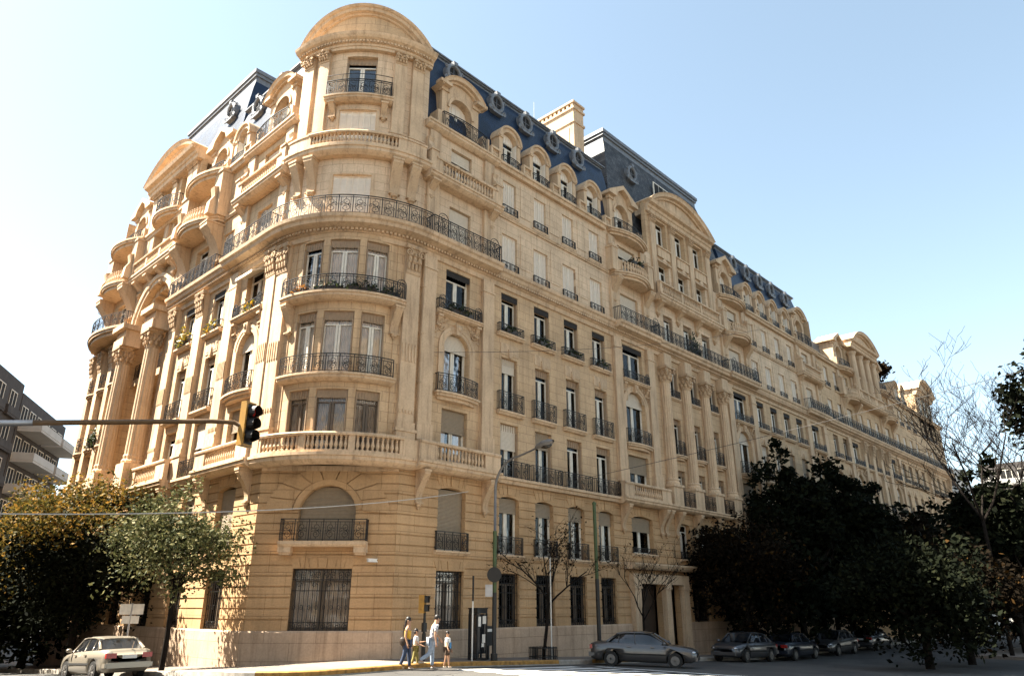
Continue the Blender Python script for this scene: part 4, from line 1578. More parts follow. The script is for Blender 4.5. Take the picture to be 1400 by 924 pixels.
# entablature and curved pediment
mb = MB()
mb.prof([(.05, 26.9), (-.2, 26.9), (-.22, 27.05), (-.26, 27.05), (-.27, 27.2), (-.36, 27.3), (-.5, 27.38), (-.58, 27.5), (-.62, 27.62), (.05, 27.68)], -3.45, 3.45, 26)
FT.raw('entablature', mb, 'trim', B)
mb = MB()
m = int(6.7 / .15)
for i in range(m):
    x = -3.35 + 6.7 * (i + .5) / m
    mb.box(x - .045, x + .045, -.4, -.3, 27.2, 27.3)
mb.box(-3.4, 3.4, -.33, -.25, 27.19, 27.31, 26)
FT.raw('dentil_course', mb, 'trim', B)
mb = MB()
mb.arch(3.32, 27.62, 1.78, [(-.46, .3), (-.46, -.02), (-.40, -.06), (-.38, -.16), (-.30, -.18), (-.27, -.34), (-.13, -.38), (-.10, -.46), (0, -.52), (0, 1.2), (-.46, 1.2)], 36)
FT.raw('pediment', mb, 'trim', B)
mb = MB()
pts = arc_pts(3.1, 1.42, 30)
for (p, q), (p2, q2) in zip(pts, pts[1:]):
    mb.poly((p, -.06, 27.6), (p2, -.06, 27.6), (p2, -.06, 27.62 + q2), (p, -.06, 27.62 + q))
    mb.poly((p, 1.1, 27.6), (p2, 1.1, 27.6), (p2, 1.1, 27.62 + q2), (p, 1.1, 27.62 + q))
    mb.poly((p, -.06, 27.62 + q), (p2, -.06, 27.62 + q2), (p2, 1.1, 27.62 + q2), (p, 1.1, 27.62 + q))
FT.raw('tympanum', mb, 'ashlar', B)

# ---------------- plain walls with all their openings
mb = MB()
mb.wall(CS, 51.2, -1.7, 7.1, HOLES_LO[id(FR)], .36, GROOVES)
FR.raw('rusticated_wall', mb, 'rustic', B)
mb = MB()
mb.wall(-27.2, -CS, -1.7, 7.1, HOLES_LO[id(FL)], .36, GROOVES)
FL.raw('rusticated_wall', mb, 'rustic', B)
mb = MB()
mb.wall(-CS / sqrt(2), CS / sqrt(2), -1.7, 7.1, HOLES_LO[id(FC)], .42, GROOVES)
FC.raw('rusticated_wall', mb, 'rustic', B)
mb = MB()
mb.wall(4.4, 51.2, 7.1, 17.3, [h for h in HOLES_UP[id(FR)]], .32)
FR.raw('wall', mb, 'ashlar', B)
mb = MB()
mb.wall(4.4, 51.2, 17.3, 24.0, [h for h in HOLES_UP[id(FR)]], .32)
FR.raw('wall', mb, 'ashlar_pale', B)
mb = MB()
mb.wall(23.6, 32.4, 24.0, 28.0, [h for h in HOLES_UP[id(FR)]], .32)
FR.raw('wall', mb, 'ashlar', B)
mb = MB()
mb.wall(-27.2, -4.4, 7.1, 24.0, HOLES_UP[id(FL)], .32)
FL.raw('wall', mb, 'ashlar', B)
mb = MB()
mb.wall(-LC - 3.5, -LC + 3.4, 24.0, 27.6, HOLES_UP[id(FL)], .32)
FL.raw('wall', mb, 'ashlar', B)
# roof deck, inner floors and the closed back of the block
def deck(z0, z1):
    mb = MB()
    o = [(4.5, .5), (51.1, .5), (51.1, 14), (14, 14), (14, 27.1), (.5, 27.1), (.5, 4.5)]
    k = len(o)
    mb.v = [(x, y, z0) for x, y in o] + [(x, y, z1) for x, y in o]
    mb.f = [tuple(range(k)), tuple(k + i for i in range(k))] + [(i, (i + 1) % k, k + (i + 1) % k, k + i) for i in range(k)]
    return mb
link('roof_deck', deck(23.6, 23.88).mesh('roof_deck', 'zinc'), B)
link('floor_slab', deck(7.0, 7.2).mesh('floor_slab', 'dark'), B)
mb = MB()
mb.box(14, 51.2, 14, 14.3, -1.7, 23.6)
mb.box(14, 14.3, 14.3, 27.2, -1.7, 23.6)
link('courtyard_wall', mb.mesh('courtyard_wall', 'ashlar'), B)
# end walls and the floor over the corner base
mb = MB()
mb.box(51.19, 51.21, 0, 14, -1.7, 27)
link('end_wall', mb.mesh('end_wall', 'ashlar'), B)
mb = MB()
mb.box(0.1, 14, 27.19, 27.21, -1.7, 27)
link('end_wall', mb.mesh('end_wall', 'ashlar'), B)
mb = MB()
mb.prof([(.03, 6.9), (-.08, 6.9), (-.1, 7.1), (.03, 7.1)], -2.7, 2.7)
FC.raw('string_course', mb, 'trim', B)

# granite plinth along the street, broken at the doors
def plinth(F, segs):
    mb = MB()
    for a, b in segs:
        mb.prof([(.03, -1.75), (-.09, -1.75), (-.09, .97), (-.05, 1.03), (.03, 1.03)], a, b)
    F.raw('plinth', mb, 'plinth', B)
plinth(FR, [(CS + .0, 19.4), (25.0, 51.2)])
plinth(FL, [(-27.2, -CS)])
mb = MB()
e = CS / sqrt(2)
mb.prof([(.03, -1.75), (-.09, -1.75), (-.09, .97), (-.05, 1.03), (.03, 1.03)], -e - .04, e + .04)
FC.raw('plinth', mb, 'plinth', B)

# ledges
for a, b in ((9.1, 18.6), (37.3, 46.5)):
    string(FR, B, a, b, 7.38, .34, .28)
    string(FR, B, a - .1, b + .3, 20.95, .14, .16)
    string(FR, B, a, b, 23.95, .36, .34)
string(FL, B, -12.0, -9.1, 7.38, .34, .28)
string(FL, B, -11.0, -9.1, 20.95, .14, .16)
string(FL, B, -10.6, -9.1, 23.95, .36, .34)
string(FL, B, -27.2, -16.7, 7.38, .34, .28)
string(FL, B, -27.2, -15.9, 23.95, .3, .34)
# raised panels between the attic windows
for cs in (RW, RW2):
    for x in [(a + b) / 2 for a, b in zip(cs, cs[1:])]:
        for z0, z1 in ((18.35, 20.35), (21.4, 23.3)):
            mb = MB()
            mb.plate([(x - .4, z0), (x + .4, z0), (x + .4, z1), (x - .4, z1)], -.03, .01)
            FR.raw('wall_panel', mb, 'ashlar_pale', B)

# parapet between the small dormers, and the dormers
def parapet(F, cs):
    xs = [cs[0] - 1.28] + [(a + b) / 2 for a, b in zip(cs, cs[1:])] + [cs[-1] + 1.28]
    for x in xs:
        mb = MB()
        mb.box(x - .34, x + .34, -.24, -.02, 23.95, 24.1)
        mb.box(x - .36, x + .36, -.26, 0, 24.5, 24.62)
        for k in range(4):
            mb.lathe([(r, z * .52) for r, z in BAL_P], x - .15 + .1 * k, -.13, 6, z0=24.1)
        for q in (-1, 1):
            mb.box(x + q * .30 - .06, x + q * .30 + .06, -.24, -.02, 24.1, 24.5)
        F.raw('parapet', mb, 'trim', B)
    for c in cs:
        small_dormer(F, B, c)
parapet(FR, RW)
parapet(FR, RW2)
parapet(FL, [-10.3])

# ---------------- mansard roofs
def mansard(F, x0, x1, prof, mat='slate', hip0=0.0, hip1=0.0, back=9.0, zc=None, name='mansard_roof'):
    """steep slated face following prof (y, z); hips lean inward at the ends; flat top behind"""
    mb = MB()
    z0, z1 = prof[0][1], prof[-1][1]
    ring = []
    for y, z in prof:
        t = (z - z0) / (z1 - z0)
        ring.append(((x0 + hip0 * t, y, z), (x1 - hip1 * t, y, z), (x1 - hip1 * t, back, z), (x0 + hip0 * t, back, z)))
    for a, b in zip(ring, ring[1:]):
        mb.poly(a[0], a[1], b[1], b[0])
        mb.poly(a[1], a[2], b[2], b[1])
        mb.poly(a[3], a[0], b[0], b[3])
    t = ring[-1]
    mb.poly(*t)
    o = F.raw(name, mb, mat, B)
    xa, xb = x0 + hip0, x1 - hip1
    y, z = prof[-1]
    r = MB()
    h = zc or .3
    for dy, za, zb, ex in ((.0, z - .05, z + h * .45, 0), (-.1, z + h * .45, z + h * .7, .1), (-.18, z + h * .7, z + h, .18)):
        r.box(xa - ex, xb + ex, y + dy, back + .2, za, zb)
    sub(F, o, 'ridge_moulding', r, 'zinc')
    return o
LOW = [(.42, 23.9), (.5, 24.8), (.66, 26.2), (.88, 27.6), (1.15, 28.9), (1.32, 29.5)]
mansard(FR, 2.6, 20.6, LOW)
mansard(FL, -13.2, -2.6, LOW)
mansard(FR, 36.2, 51.2, LOW)
HIGH = [(.55, 23.9), (.7, 25.6), (.98, 27.8), (1.35, 30.2), (1.75, 32.3), (1.9, 32.9)]
mansard(FR, 20.0, 36.6, HIGH, 'slate_grey', hip0=1.8, hip1=2.0, zc=.85)
mansard(FL, -25.5, -12.3, HIGH, 'slate', hip0=1.8, hip1=1.9, zc=.85)
for x in (6.7, 10.0, 12.45, 14.9, 17.4):
    oculus(FR, B, x, .82, 28.62)
for x in (38.2, 40.6, 43.0, 45.4, 48.4):
    oculus(FR, B, x, .82, 28.62)
for x in (5.0, 8.3, 10.9):
    oculus(FL, B, -x, .82, 28.62)
oculus(FR, B, 24.2, 1.2, 30.9)
oculus(FL, B, -15.5, 1.2, 30.9)
# skylight in the tall roof
mb = MB()
mb.plate([(27.2, 30.6), (29.9, 30.6), (29.9, 31.7), (27.2, 31.7)], 1.28, 1.36)
sk = FR.raw('skylight', mb, 'frame', B)
mb = MB()
for i in range(4):
    mb.plate([(27.3 + i * .64, 30.7), (27.86 + i * .64, 30.7), (27.86 + i * .64, 31.6), (27.3 + i * .64, 31.6)], 1.26, 1.29)
sub(FR, sk, 'pane', mb, M['glass_blue'] if 'glass_blue' in M else 'dark')

# chimney stack rising between the two roofs
mb = MB()
mb.box(18.9, 20.0, 2.2, 6.6, 28, 33.0)
mb.box(18.82, 20.08, 2.12, 6.68, 33.0, 33.18)
mb.box(18.9, 20.0, 2.2, 6.6, 33.18, 34.1)
mb.box(18.8, 20.1, 2.1, 6.7, 34.1, 34.25)
for i in range(12):
    y = 2.3 + 4.2 * i / 11
    mb.box(18.86, 20.04, y - .09, y + .09, 34.25, 34.6)
mb.box(18.8, 20.1, 2.1, 6.7, 34.6, 34.75)
mb.box(18.86, 18.9, 2.6, 6.2, 30.5, 32.7)
link('chimney', mb.mesh('chimney', 'chimney' if 'chimney' in M else 'trim'), B)
# ------------------------------------------------------------------ ground
def asphalt_mat():
    m, t, b = new_mat('asphalt')
    L = t.links.new
    tc = nd(t, 'ShaderNodeTexCoord')
    n1 = nd(t, 'ShaderNodeTexNoise'); n1.inputs['Scale'].default_value = 0.6; n1.inputs['Detail'].default_value = 6
    n2 = nd(t, 'ShaderNodeTexNoise'); n2.inputs['Scale'].default_value = 45; n2.inputs['Detail'].default_value = 3
    L(tc.outputs['Object'], n1.inputs['Vector']); L(tc.outputs['Object'], n2.inputs['Vector'])
    r1 = ramp(t, [(0.3, (0.048, 0.044, 0.039)), (0.7, (0.076, 0.070, 0.062))])
    L(n1.outputs['Fac'], r1.inputs['Fac'])
    r2 = ramp(t, [(0.3, (0.7, 0.7, 0.7)), (0.7, (1.2, 1.2, 1.2))])
    L(n2.outputs['Fac'], r2.inputs['Fac'])
    mx = nd(t, 'ShaderNodeMixRGB', blend_type='MULTIPLY'); mx.inputs['Fac'].default_value = 1
    L(r1.outputs['Color'], mx.inputs['Color1']); L(r2.outputs['Color'], mx.inputs['Color2'])
    vo = nd(t, 'ShaderNodeTexVoronoi'); vo.feature = 'DISTANCE_TO_EDGE'; vo.inputs['Scale'].default_value = .45
    n3 = nd(t, 'ShaderNodeTexNoise'); n3.inputs['Scale'].default_value = 1.5; n3.inputs['Detail'].default_value = 5
    ad = nd(t, 'ShaderNodeMixRGB'); ad.inputs['Fac'].default_value = .25
    L(tc.outputs['Object'], n3.inputs['Vector']); L(tc.outputs['Object'], ad.inputs['Color1']); L(n3.outputs['Color'], ad.inputs['Color2'])
    L(ad.outputs['Color'], vo.inputs['Vector'])
    rc = ramp(t, [(0.0, (.35, .35, .35)), (0.012, (1, 1, 1))])
    L(vo.outputs['Distance'], rc.inputs['Fac'])
    n4 = nd(t, 'ShaderNodeTexNoise'); n4.inputs['Scale'].default_value = .16; n4.inputs['Detail'].default_value = 2
    L(tc.outputs['Object'], n4.inputs['Vector'])
    rp = ramp(t, [(.52, (1, 1, 1)), (.54, (.72, .72, .74))])
    L(n4.outputs['Fac'], rp.inputs['Fac'])
    mc = nd(t, 'ShaderNodeMixRGB', blend_type='MULTIPLY'); mc.inputs['Fac'].default_value = 1
    L(mx.outputs['Color'], mc.inputs['Color1']); L(rc.outputs['Color'], mc.inputs['Color2'])
    md = nd(t, 'ShaderNodeMixRGB', blend_type='MULTIPLY'); md.inputs['Fac'].default_value = 1
    L(mc.outputs['Color'], md.inputs['Color1']); L(rp.outputs['Color'], md.inputs['Color2'])
    L(md.outputs['Color'], b.inputs['Base Color'])
    b.inputs['Roughness'].default_value = 0.8
    bp = nd(t, 'ShaderNodeBump'); bp.inputs['Strength'].default_value = .4; bp.inputs['Distance'].default_value = .01
    L(n2.outputs['Fac'], bp.inputs['Height']); L(bp.outputs['Normal'], b.inputs['Normal'])
    return m
M['asphalt'] = asphalt_mat()
M['paving'] = stone('pavement_tiles', (0.20, 0.165, 0.135), joints=None, stain=0.5)
M['kerb'] = plain('granite_kerb', (0.30, 0.27, 0.23), 0.8, var=.25, scale=5)
M['kerb_yellow'] = plain('worn_yellow_paint', (0.30, 0.155, 0.035), 0.75, var=.45, scale=6)
M['road_paint'] = plain('worn_white_road_paint', (0.62, 0.60, 0.56), 0.7, var=.28, scale=3)

def structure(name, me):
    o = link(name, me)
    o['kind'] = 'structure'
    return o
mb = MB()
def grid(xs, ys, fn):
    m = MB()
    m.v = [(x, y, fn(x, y)) for y in ys for x in xs]
    k = len(xs)
    m.f = [(j * k + i, j * k + i + 1, (j + 1) * k + i + 1, (j + 1) * k + i) for j in range(len(ys) - 1) for i in range(k - 1)]
    return m
xs = [-900, -400, -150, -80, -40, -20] + [-12 + 1.0 * i for i in range(52)] + [44, 60, 90, 140, 300, 900]
ys = [-900, -300, -120, -60, -40] + [-30 + 1.0 * i for i in range(31)] + [1.3, 2.6, 3.85] + [5 + 1.5 * i for i in range(18)] + [34, 45, 70, 110, 300, 900]
structure('road', grid(xs, ys, road_z).mesh('road', 'asphalt', True))

# pavement round the corner: strip between the house line and the kerb
def kerb_path(off=0.0):
    K = []
    for i in range(45):
        K.append((-2.9 + off, 66 - 66.2 * i / 45, 'l'))
    r = 2.5 - off
    for i in range(13):
        a = pi + (pi / 2) * i / 12
        K.append((-.4 + r * cos(a), -.2 + r * sin(a), 'c'))
    for i in range(1, 90):
        K.append((-.4 + 130 * (i / 89) ** 1.3, -2.7 + off, 'r'))
    return K
KP, KI = kerb_path(), kerb_path(.16)
def wall_pt(u, v, s_):
    if s_ == 'l':
        return (0.2, v) if v > CS else (0.2, CS)
    if s_ == 'r':
        return (u, .2) if u > CS else (CS, .2)
    t = cl((u - v + 2.7) / 5.4, 0, 1)
    return (CS * t + .1, CS * (1 - t) + .1)
mb = MB()
for (a, b) in zip(KI, KI[1:]):
    wa, wb = wall_pt(*a), wall_pt(*b)
    prev = None
    for t in range(5):
        f = t / 4
        pa = (a[0] + (wa[0] - a[0]) * f, a[1] + (wa[1] - a[1]) * f)
        pb = (b[0] + (wb[0] - b[0]) * f, b[1] + (wb[1] - b[1]) * f)
        pa, pb = (*pa, walk_z(*pa)), (*pb, walk_z(*pb))
        if prev:
            mb.poly(prev[0], prev[1], pb, pa)
        prev = (pa, pb)
structure('pavement', mb.mesh('pavement', 'paving'))
def kerb_strip(i0, i1, lift=.006, drop=.25, name='kerb', mat='kerb', out=0.0):
    m = MB()
    for i in range(i0, i1):
        q = []
        for A, Bp in ((KP[i], KI[i]), (KP[i + 1], KI[i + 1])):
            dx, dy = A[0] - Bp[0], A[1] - Bp[1]
            l = math.hypot(dx, dy)
            ax, ay = A[0] + dx / l * out, A[1] + dy / l * out
            z = walk_z(A[0], A[1]) + lift
            q.append(((ax, ay, z - drop), (ax, ay, z - .03), (A[0] - dx / l * .03, A[1] - dy / l * .03, z), (Bp[0], Bp[1], z)))
        for j in range(3):
            m.poly(q[0][j], q[1][j], q[1][j + 1], q[0][j + 1])
    return structure(name, m.mesh(name, mat))
kerb_strip(0, len(KP) - 1)
NL = 45
def yellow(i0, i1):
    o = kerb_strip(i0, i1, .010, .14, 'kerb_paint', 'kerb_yellow', .004)
yellow(NL + 5, NL + 13)
yellow(NL + 13, NL + 25)
yellow(NL + 27, NL + 31)
# zebra crossing over the long street
mb = MB()
for k in range(9):
    v = -3.7 - .98 * k
    n = 6
    for i in range(n):
        ua, ub = 3.6 + 6.2 * i / n, 3.6 + 6.2 * (i + 1) / n
        mb.poly(*[(u, w, road_z(u, w) + .004) for u, w in ((ua, v), (ub, v), (ub, v - .55), (ua, v - .55))])
structure('crosswalk', mb.mesh('crosswalk', 'road_paint'))
mb = MB()
for i in range(6):
    va, vb = -4.2 - 1.5 * i, -5.7 - 1.5 * i
    mb.poly(*[(u, w, road_z(u, w) + .004) for u, w in ((10.6, va), (10.6, vb), (10.95, vb), (10.95, va))])
structure('stop_line', mb.mesh('stop_line', 'road_paint'))

# opposite pavement of the long street, mostly behind the right-hand trees
mb = MB()
us = [38 + 3 * i for i in range(31)]
for a, b in zip(us, us[1:]):
    za, zb = walk_z(a, -11.2), walk_z(b, -11.2)
    mb.poly((a, -11.2, za), (b, -11.2, zb), (b, -19, zb), (a, -19, za))
    mb.poly((a, -11.2, za), (b, -11.2, zb), (b, -11.2, zb - .3), (a, -11.2, za - .3))
    if a == 38:
        mb.poly((a, -11.2, za), (a, -19, za), (a, -19, za - .3), (a, -11.2, za - .3))
structure('far_pavement', mb.mesh('far_pavement', 'paving'))

# ------------------------------------------------------------------ neighbouring buildings
def reset_holes():
    for d in (HOLES_LO, HOLES_UP):
        for k_ in d:
            d[k_] = []
B_main = B
B = thing('apartment_building', 'cream stone block further along the street with a colonnaded attic gable', 'building', (51.25, 0, 0))
class Shift(Face):
    pass
reset_holes()
def put_rel(self, name, me, x=0.0, y=0.0, z=0.0, parent=None):
    wx, wy, a = self.at(x, y)
    if parent is B:
        wx -= 51.25
    return link(name, me, parent, (wx, wy, z), a)
def raw_rel(self, name, mb_, mat, parent=None, smooth=False):
    ox = 51.25 if parent is B else 0
    return link(name, mb_.mesh(name, mat, smooth), parent, (self.o[0] - ox, self.o[1], 0), self.rz)
F2 = Shift(0, 0, 0)
Shift.put = put_rel
Shift.raw = raw_rel
HOLES_LO[id(F2)] = []
HOLES_UP[id(F2)] = []
for i, c in enumerate((53.6, 56.0, 73.4, 75.8, 78.2, 80.6)):
    w_column(F2, B, c, skip=(0, 1), sd=i, shades=False)
for i, c in enumerate((61.6, 64.0, 66.4, 84.6, 87.0, 89.4)):
    w_column(F2, B, c, skip=(0, 1), sd=i, shades=False)
for i, c in enumerate((58.6, 69.8)):
    pavilion(F2, B, c, .8, tri=True, bow6=True, sd=i, lower=False)
cornice(F2, B, 51.3, 93.0, .6)
mb = rail_mb(41, .9, 70, .5)
F2.put('railing', mb.mesh('railing', 'iron'), 72.2, -.58, 17.64, B)
string(F2, B, 51.3, 93, 7.38, .34, .28)
string(F2, B, 51.3, 93, 23.95, .36, .34)
for c in (60.4, 62.8, 65.2, 67.6, 82.8, 91.2):
    pilaster(F2, B, c, .7, .25, 7.42, 16.9, 1.4, 1.3)
# temple front on the attic
s = slab(F2, B, 64.0, 21.3, 4.2, .9, .3)
link('balustrade', balustrade_mb(8.2, .9, .25, .3, -.7, .2, panels=3).mesh('balustrade', 'trim'), s)
for c in (60.9, 63.0, 65.0, 67.1):
    mb = MB()
    mb.lathe([(.5, 0), (.5, .2), (.42, .3), (.40, 2.5), (.34, 4.6), (.45, 4.85), (.5, 5.0)], 0, -.35, 14)
    F2.put('column', cached('attic_col', lambda: mb.mesh('column', 'trim')), c, 0, 21.3, B)
mb = MB()
mb.box(-3.9, 3.9, .1, 6, 21.3, 27.0)
F2.put('attic_storey', mb.mesh('attic_storey', 'ashlar'), 64.0, 0, 0, B)
front_pediment(F2, B, 64.0, 4.0, 27.5, 1.55, depth=5.5, y=-.6)
mb = MB()
mb.box(-3.4, 3.4, .0, 6, 21.3, 27.0)
F2.put('attic_storey', mb.mesh('attic_storey', 'ashlar'), 87.0, 0, 0, B)
front_pediment(F2, B, 87.0, 3.7, 27.3, 1.7, depth=5.5, y=-.25)
for c in (85.0, 87.0, 89.0):
    o = F2.put('window', cached('fr_attic', lambda: french_mesh(1.0, 2.2)), c, -.06, 24.3, B)
    link('room_backing', cached('dk_attic', lambda: (lambda q: (q.box(-.5, .5, .03, .05, 0, 2.2), q.mesh('room_backing', 'dark'))[1])(MB())), o)
mb = MB()
mb.wall(51.3, 93, -1.7, 7.1, HOLES_LO[id(F2)], .36, GROOVES)
F2.raw('rusticated_wall', mb, 'rustic', B)
mb = MB()
mb.wall(51.3, 93, 7.1, 24.0, HOLES_UP[id(F2)], .32)
F2.raw('wall', mb, 'ashlar', B)
mb = MB()
mb.box(51.35, 92.9, .36, 14, 23.5, 24.4)
mb.box(70.5, 82.5, 1.5, 12, 24.4, 26.2)
mb.box(53, 60, 1.5, 12, 24.4, 26.6)
F2.raw('roof', mb, 'zinc', B)
mb = MB()
mb.box(92.9, 93.0, .3, 14, -1.7, 24)
F2.raw('end_wall', mb, 'ashlar', B)
for c in (78.2, 75.8):
    small_dormer(F2, B, c)
B = B_main

# modern blocks with white balconies closing the views at both ends
M['white_render'] = plain('white_render', (0.42, 0.40, 0.37), 0.8, var=.1, scale=1)
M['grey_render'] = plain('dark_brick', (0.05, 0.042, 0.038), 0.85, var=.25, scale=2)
def tower_block(name_label, loc, rz, w, d, floors, fh, z0, bal=1.5, wall_m='grey_render', rounded=True, pitch=2.4, seg=0, rail='white_render'):
    t = thing('tower_block', name_label, 'building', (loc[0], loc[1], z0), rz)
    mb = MB()
    mb.box(-w / 2, w / 2, 0, d, -4, floors * fh + .6)
    link('wall', mb.mesh('wall', wall_m), t)
    spans = [(-w / 2 + .2, w / 2 - .2)]
    if seg:
        m_ = int(w / seg)
        spans = [(-w / 2 + w * i / m_ + .5, -w / 2 + w * (i + 1) / m_ - .3) for i in range(m_)]
    for k in range(floors):
        z = k * fh
        for sa, sb in spans:
            d_ = bal * (1 - .06 * (k % 2))
            m = MB()
            m.box(sa, sb, -d_, 0, z, z + .2)
            m.box(sa - .04, sb + .04, -d_ - .04, 0, z + .2, z + .26)
            bo = link('balcony', m.mesh('balcony', rail), t)
            r = MB()
            r.box(sa, sb, -d_, -d_ + .1, z + .26, z + .9)
            r.box(sa, sa + .1, -d_ + .1, 0, z + .26, z + .9)
            r.box(sb - .1, sb, -d_ + .1, 0, z + .26, z + .9)
            link('parapet', r.mesh('parapet', rail), bo)
        for i in range(int(w / pitch)):
            x = -w / 2 + 1.2 + pitch * i
            if x > w / 2 - .9:
                continue
            wm = MB()
            wm.box(x - .8, x + .8, -.04, .02, z + .25, z + 2.35)
            g = link('window', wm.mesh('window', 'dark'), t)
            fm = MB()
            for q in (-.8, 0, .8):
                fm.box(x + q - .035, x + q + .035, -.07, -.04, z + .25, z + 2.35)
            fm.box(x - .83, x + .83, -.08, -.045, z + 2.35, z + 2.42)
            link('window_frame', fm.mesh('window_frame', 'frame'), g)
    return t
tower_block('dark modern apartment tower with stacked white balconies behind the left trees', (6.1, 62.5), radians(60), 15, 12, 7, 2.9, -.1, 2.0, rounded=False, seg=7.5)
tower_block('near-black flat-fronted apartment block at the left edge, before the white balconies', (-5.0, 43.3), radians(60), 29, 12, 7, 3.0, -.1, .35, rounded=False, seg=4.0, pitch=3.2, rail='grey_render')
tower_block('grey apartment block with long white balconies at the far end of the street', (122, -9), radians(-90), 22, 14, 8, 2.9, -.8, 1.4, rounded=False)
tower_block('pale narrow apartment house rising beside the far end of the stone row', (104, 3.5), radians(-35), 9, 10, 7, 2.95, -.8, 1.0, 'white_render', rounded=False)

# unseen houses added opposite, outside the frame, to block sky and bounce warm light
M['cream_render'] = plain('cream_render', (0.48, 0.36, 0.23), 0.85, var=.15, scale=.6)
tower_block('unseen cream apartment house added across the side street from the golden tree', (-16.2, 20), pi / 2, 42, 12, 7, 3.0, -.6, 1.2, 'cream_render', False, 3.6)
tower_block('unseen sunlit cream apartment house added across the crossing from the corner tower', (-26, -35), pi, 62, 12, 8, 3.1, -.3, 1.0, 'cream_render', False, 5.0)
# ------------------------------------------------------------------ street furniture
M['lamp_grey'] = plain('grey_painted_steel', (0.16, 0.15, 0.14), 0.5, .4)
M['lamp_green'] = plain('green_painted_steel', (0.05, 0.075, 0.028), 0.5, .2)
M['black'] = plain('black_paint', (0.012, 0.011, 0.010), 0.5)
M['tl_yellow'] = plain('traffic_yellow', (0.30, 0.155, 0.022), 0.5, var=.15)
M['tl_brown'] = plain('weathered_brown_paint', (0.10, 0.056, 0.022), 0.5, var=.2)
M['grey_pole'] = plain('galvanised_steel', (0.33, 0.33, 0.34), 0.4, .5)
M['white_paint'] = plain('white_paint', (0.66, 0.64, 0.60), 0.5)
M['lens'] = plain('smoked_lens', (0.02, 0.016, 0.012), 0.15, 0, .6)
M['lens_red'] = plain('red_lens', (0.30, 0.02, 0.015), 0.2, 0, .6)
M['rubber'] = plain('rubber', (0.014, 0.013, 0.012), 0.8)
M['chrome'] = plain('bright_metal', (0.5, 0.5, 0.5), 0.25, .9)
M['tinted'] = plain('tinted_glass', (0.012, 0.013, 0.015), 0.05, 0, .7)
M['paper'] = plain('white_paper', (0.60, 0.58, 0.54), 0.8, var=.05)
M['stake'] = plain('white_plastic_pipe', (0.55, 0.52, 0.47), 0.6)

def zv(u, v):
    return walk_z(u, v)

# street lamp
u, v = 6.95, -2.3
t = thing('street_lamp', 'tall curved street lamp with a green lower post on the pavement', 'street lamp', (u, v, zv(u, v)))
mb = MB()
mb.tube([(0, 0, 0), (0, 0, 2.4)], .085, 10)
mb.tube([(0, 0, 0), (0, 0, .25)], .13, 10)
link('base', mb.mesh('base', 'black'), t)
mb = MB(); mb.tube([(0, 0, 2.4), (0, 0, 4.7)], .08, 10)
link('post', mb.mesh('post', 'lamp_green'), t)
mb = MB()
pts = [(0, 0, 4.7), (0, 0, 6.3)] + [(0, -1.25 * (1 - cos(a)), 6.3 + 1.2 * sin(a)) for a in [pi / 2 * i / 10 for i in range(1, 11)]]
pts += [(0, -1.6, 7.56), (0, -2.35, 7.72)]
mb.tube(pts, .06, 8, r1=.04)
link('arm', mb.mesh('arm', 'lamp_grey', True), t)
mb = MB()
for i, (yy, w, hh) in enumerate(((-2.2, .05, .05), (-2.35, .13, .10), (-2.6, .19, .15), (-2.9, .18, .14), (-3.1, .06, .05))):
    mb.v += [(w * cos(a), yy, 7.74 + .03 * i + hh * sin(a)) for a in [2 * pi * k / 10 for k in range(10)]]
    if i:
        o_ = len(mb.v) - 20
        mb.f += [(o_ + k, o_ + (k + 1) % 10, o_ + 10 + (k + 1) % 10, o_ + 10 + k) for k in range(10)]
hd = link('lamp_head', mb.mesh('lamp_head', 'lamp_grey', True), t)
mb = MB(); mb.ball((0, -2.72, 7.72), .13, .3, .11, 10, 6)
link('lens', mb.mesh('lens', 'lens', True), hd)

# round sign seen from the back, with a plate under it, hung on the lamp post
t = thing('round_sign', 'round traffic sign seen from its dark back on the lamp post', 'traffic sign', (u - .05, v - .02, zv(u, v) + 3.05))
t.rotation_euler = (0, 0, radians(-42))
mb = MB()
mb.plate([(.28 * cos(2 * pi * i / 24), .28 * sin(2 * pi * i / 24)) for i in range(24)], -.13, -.11)
mb.box(-.02, .02, -.11, -.03, -.3, .3)
link('disc', mb.mesh('disc', 'black'), t)
mb = MB(); mb.box(-.34, -.06, -.125, -.11, -.80, -.36)
link('plate', mb.mesh('plate', 'grey_pole'), t)

# green post further along
u, v = 13.6, -2.25
t = thing('lamp_post', 'straight green post with a dark lower half beside the parked grey car', 'post', (u, v, zv(u, v)))
mb = MB(); mb.tube([(0, 0, 0), (0, 0, 3.3)], .09, 10); link('base', mb.mesh('base', 'black'), t)
mb = MB(); mb.tube([(0, 0, 3.3), (0, 0, 6.6)], .08, 10); mb.lathe([(.1, 6.6), (.1, 6.68), (.02, 6.75)], 0, 0, 10); link('post', mb.mesh('post', 'lamp_green'), t)

# thin pale post left of the phone kiosk
u, v = 5.9, -2.2
t = thing('sign_post', 'thin white post with a torn dark sleeve at its top', 'post', (u, v, zv(u, v)))
mb = MB(); mb.tube([(0, 0, 0), (0, 0, 2.05)], .03, 8); link('pole', mb.mesh('pole', 'stake'), t)
mb = MB(); mb.tube([(0, 0, 2.05), (.005, 0, 2.4), (0, 0, 2.95)], .035, 6); link('sleeve', mb.mesh('sleeve', 'rubber'), t)
for q, (zz, s_) in enumerate(((2.2, 1), (2.35, -1), (2.1, -1))):
    pass

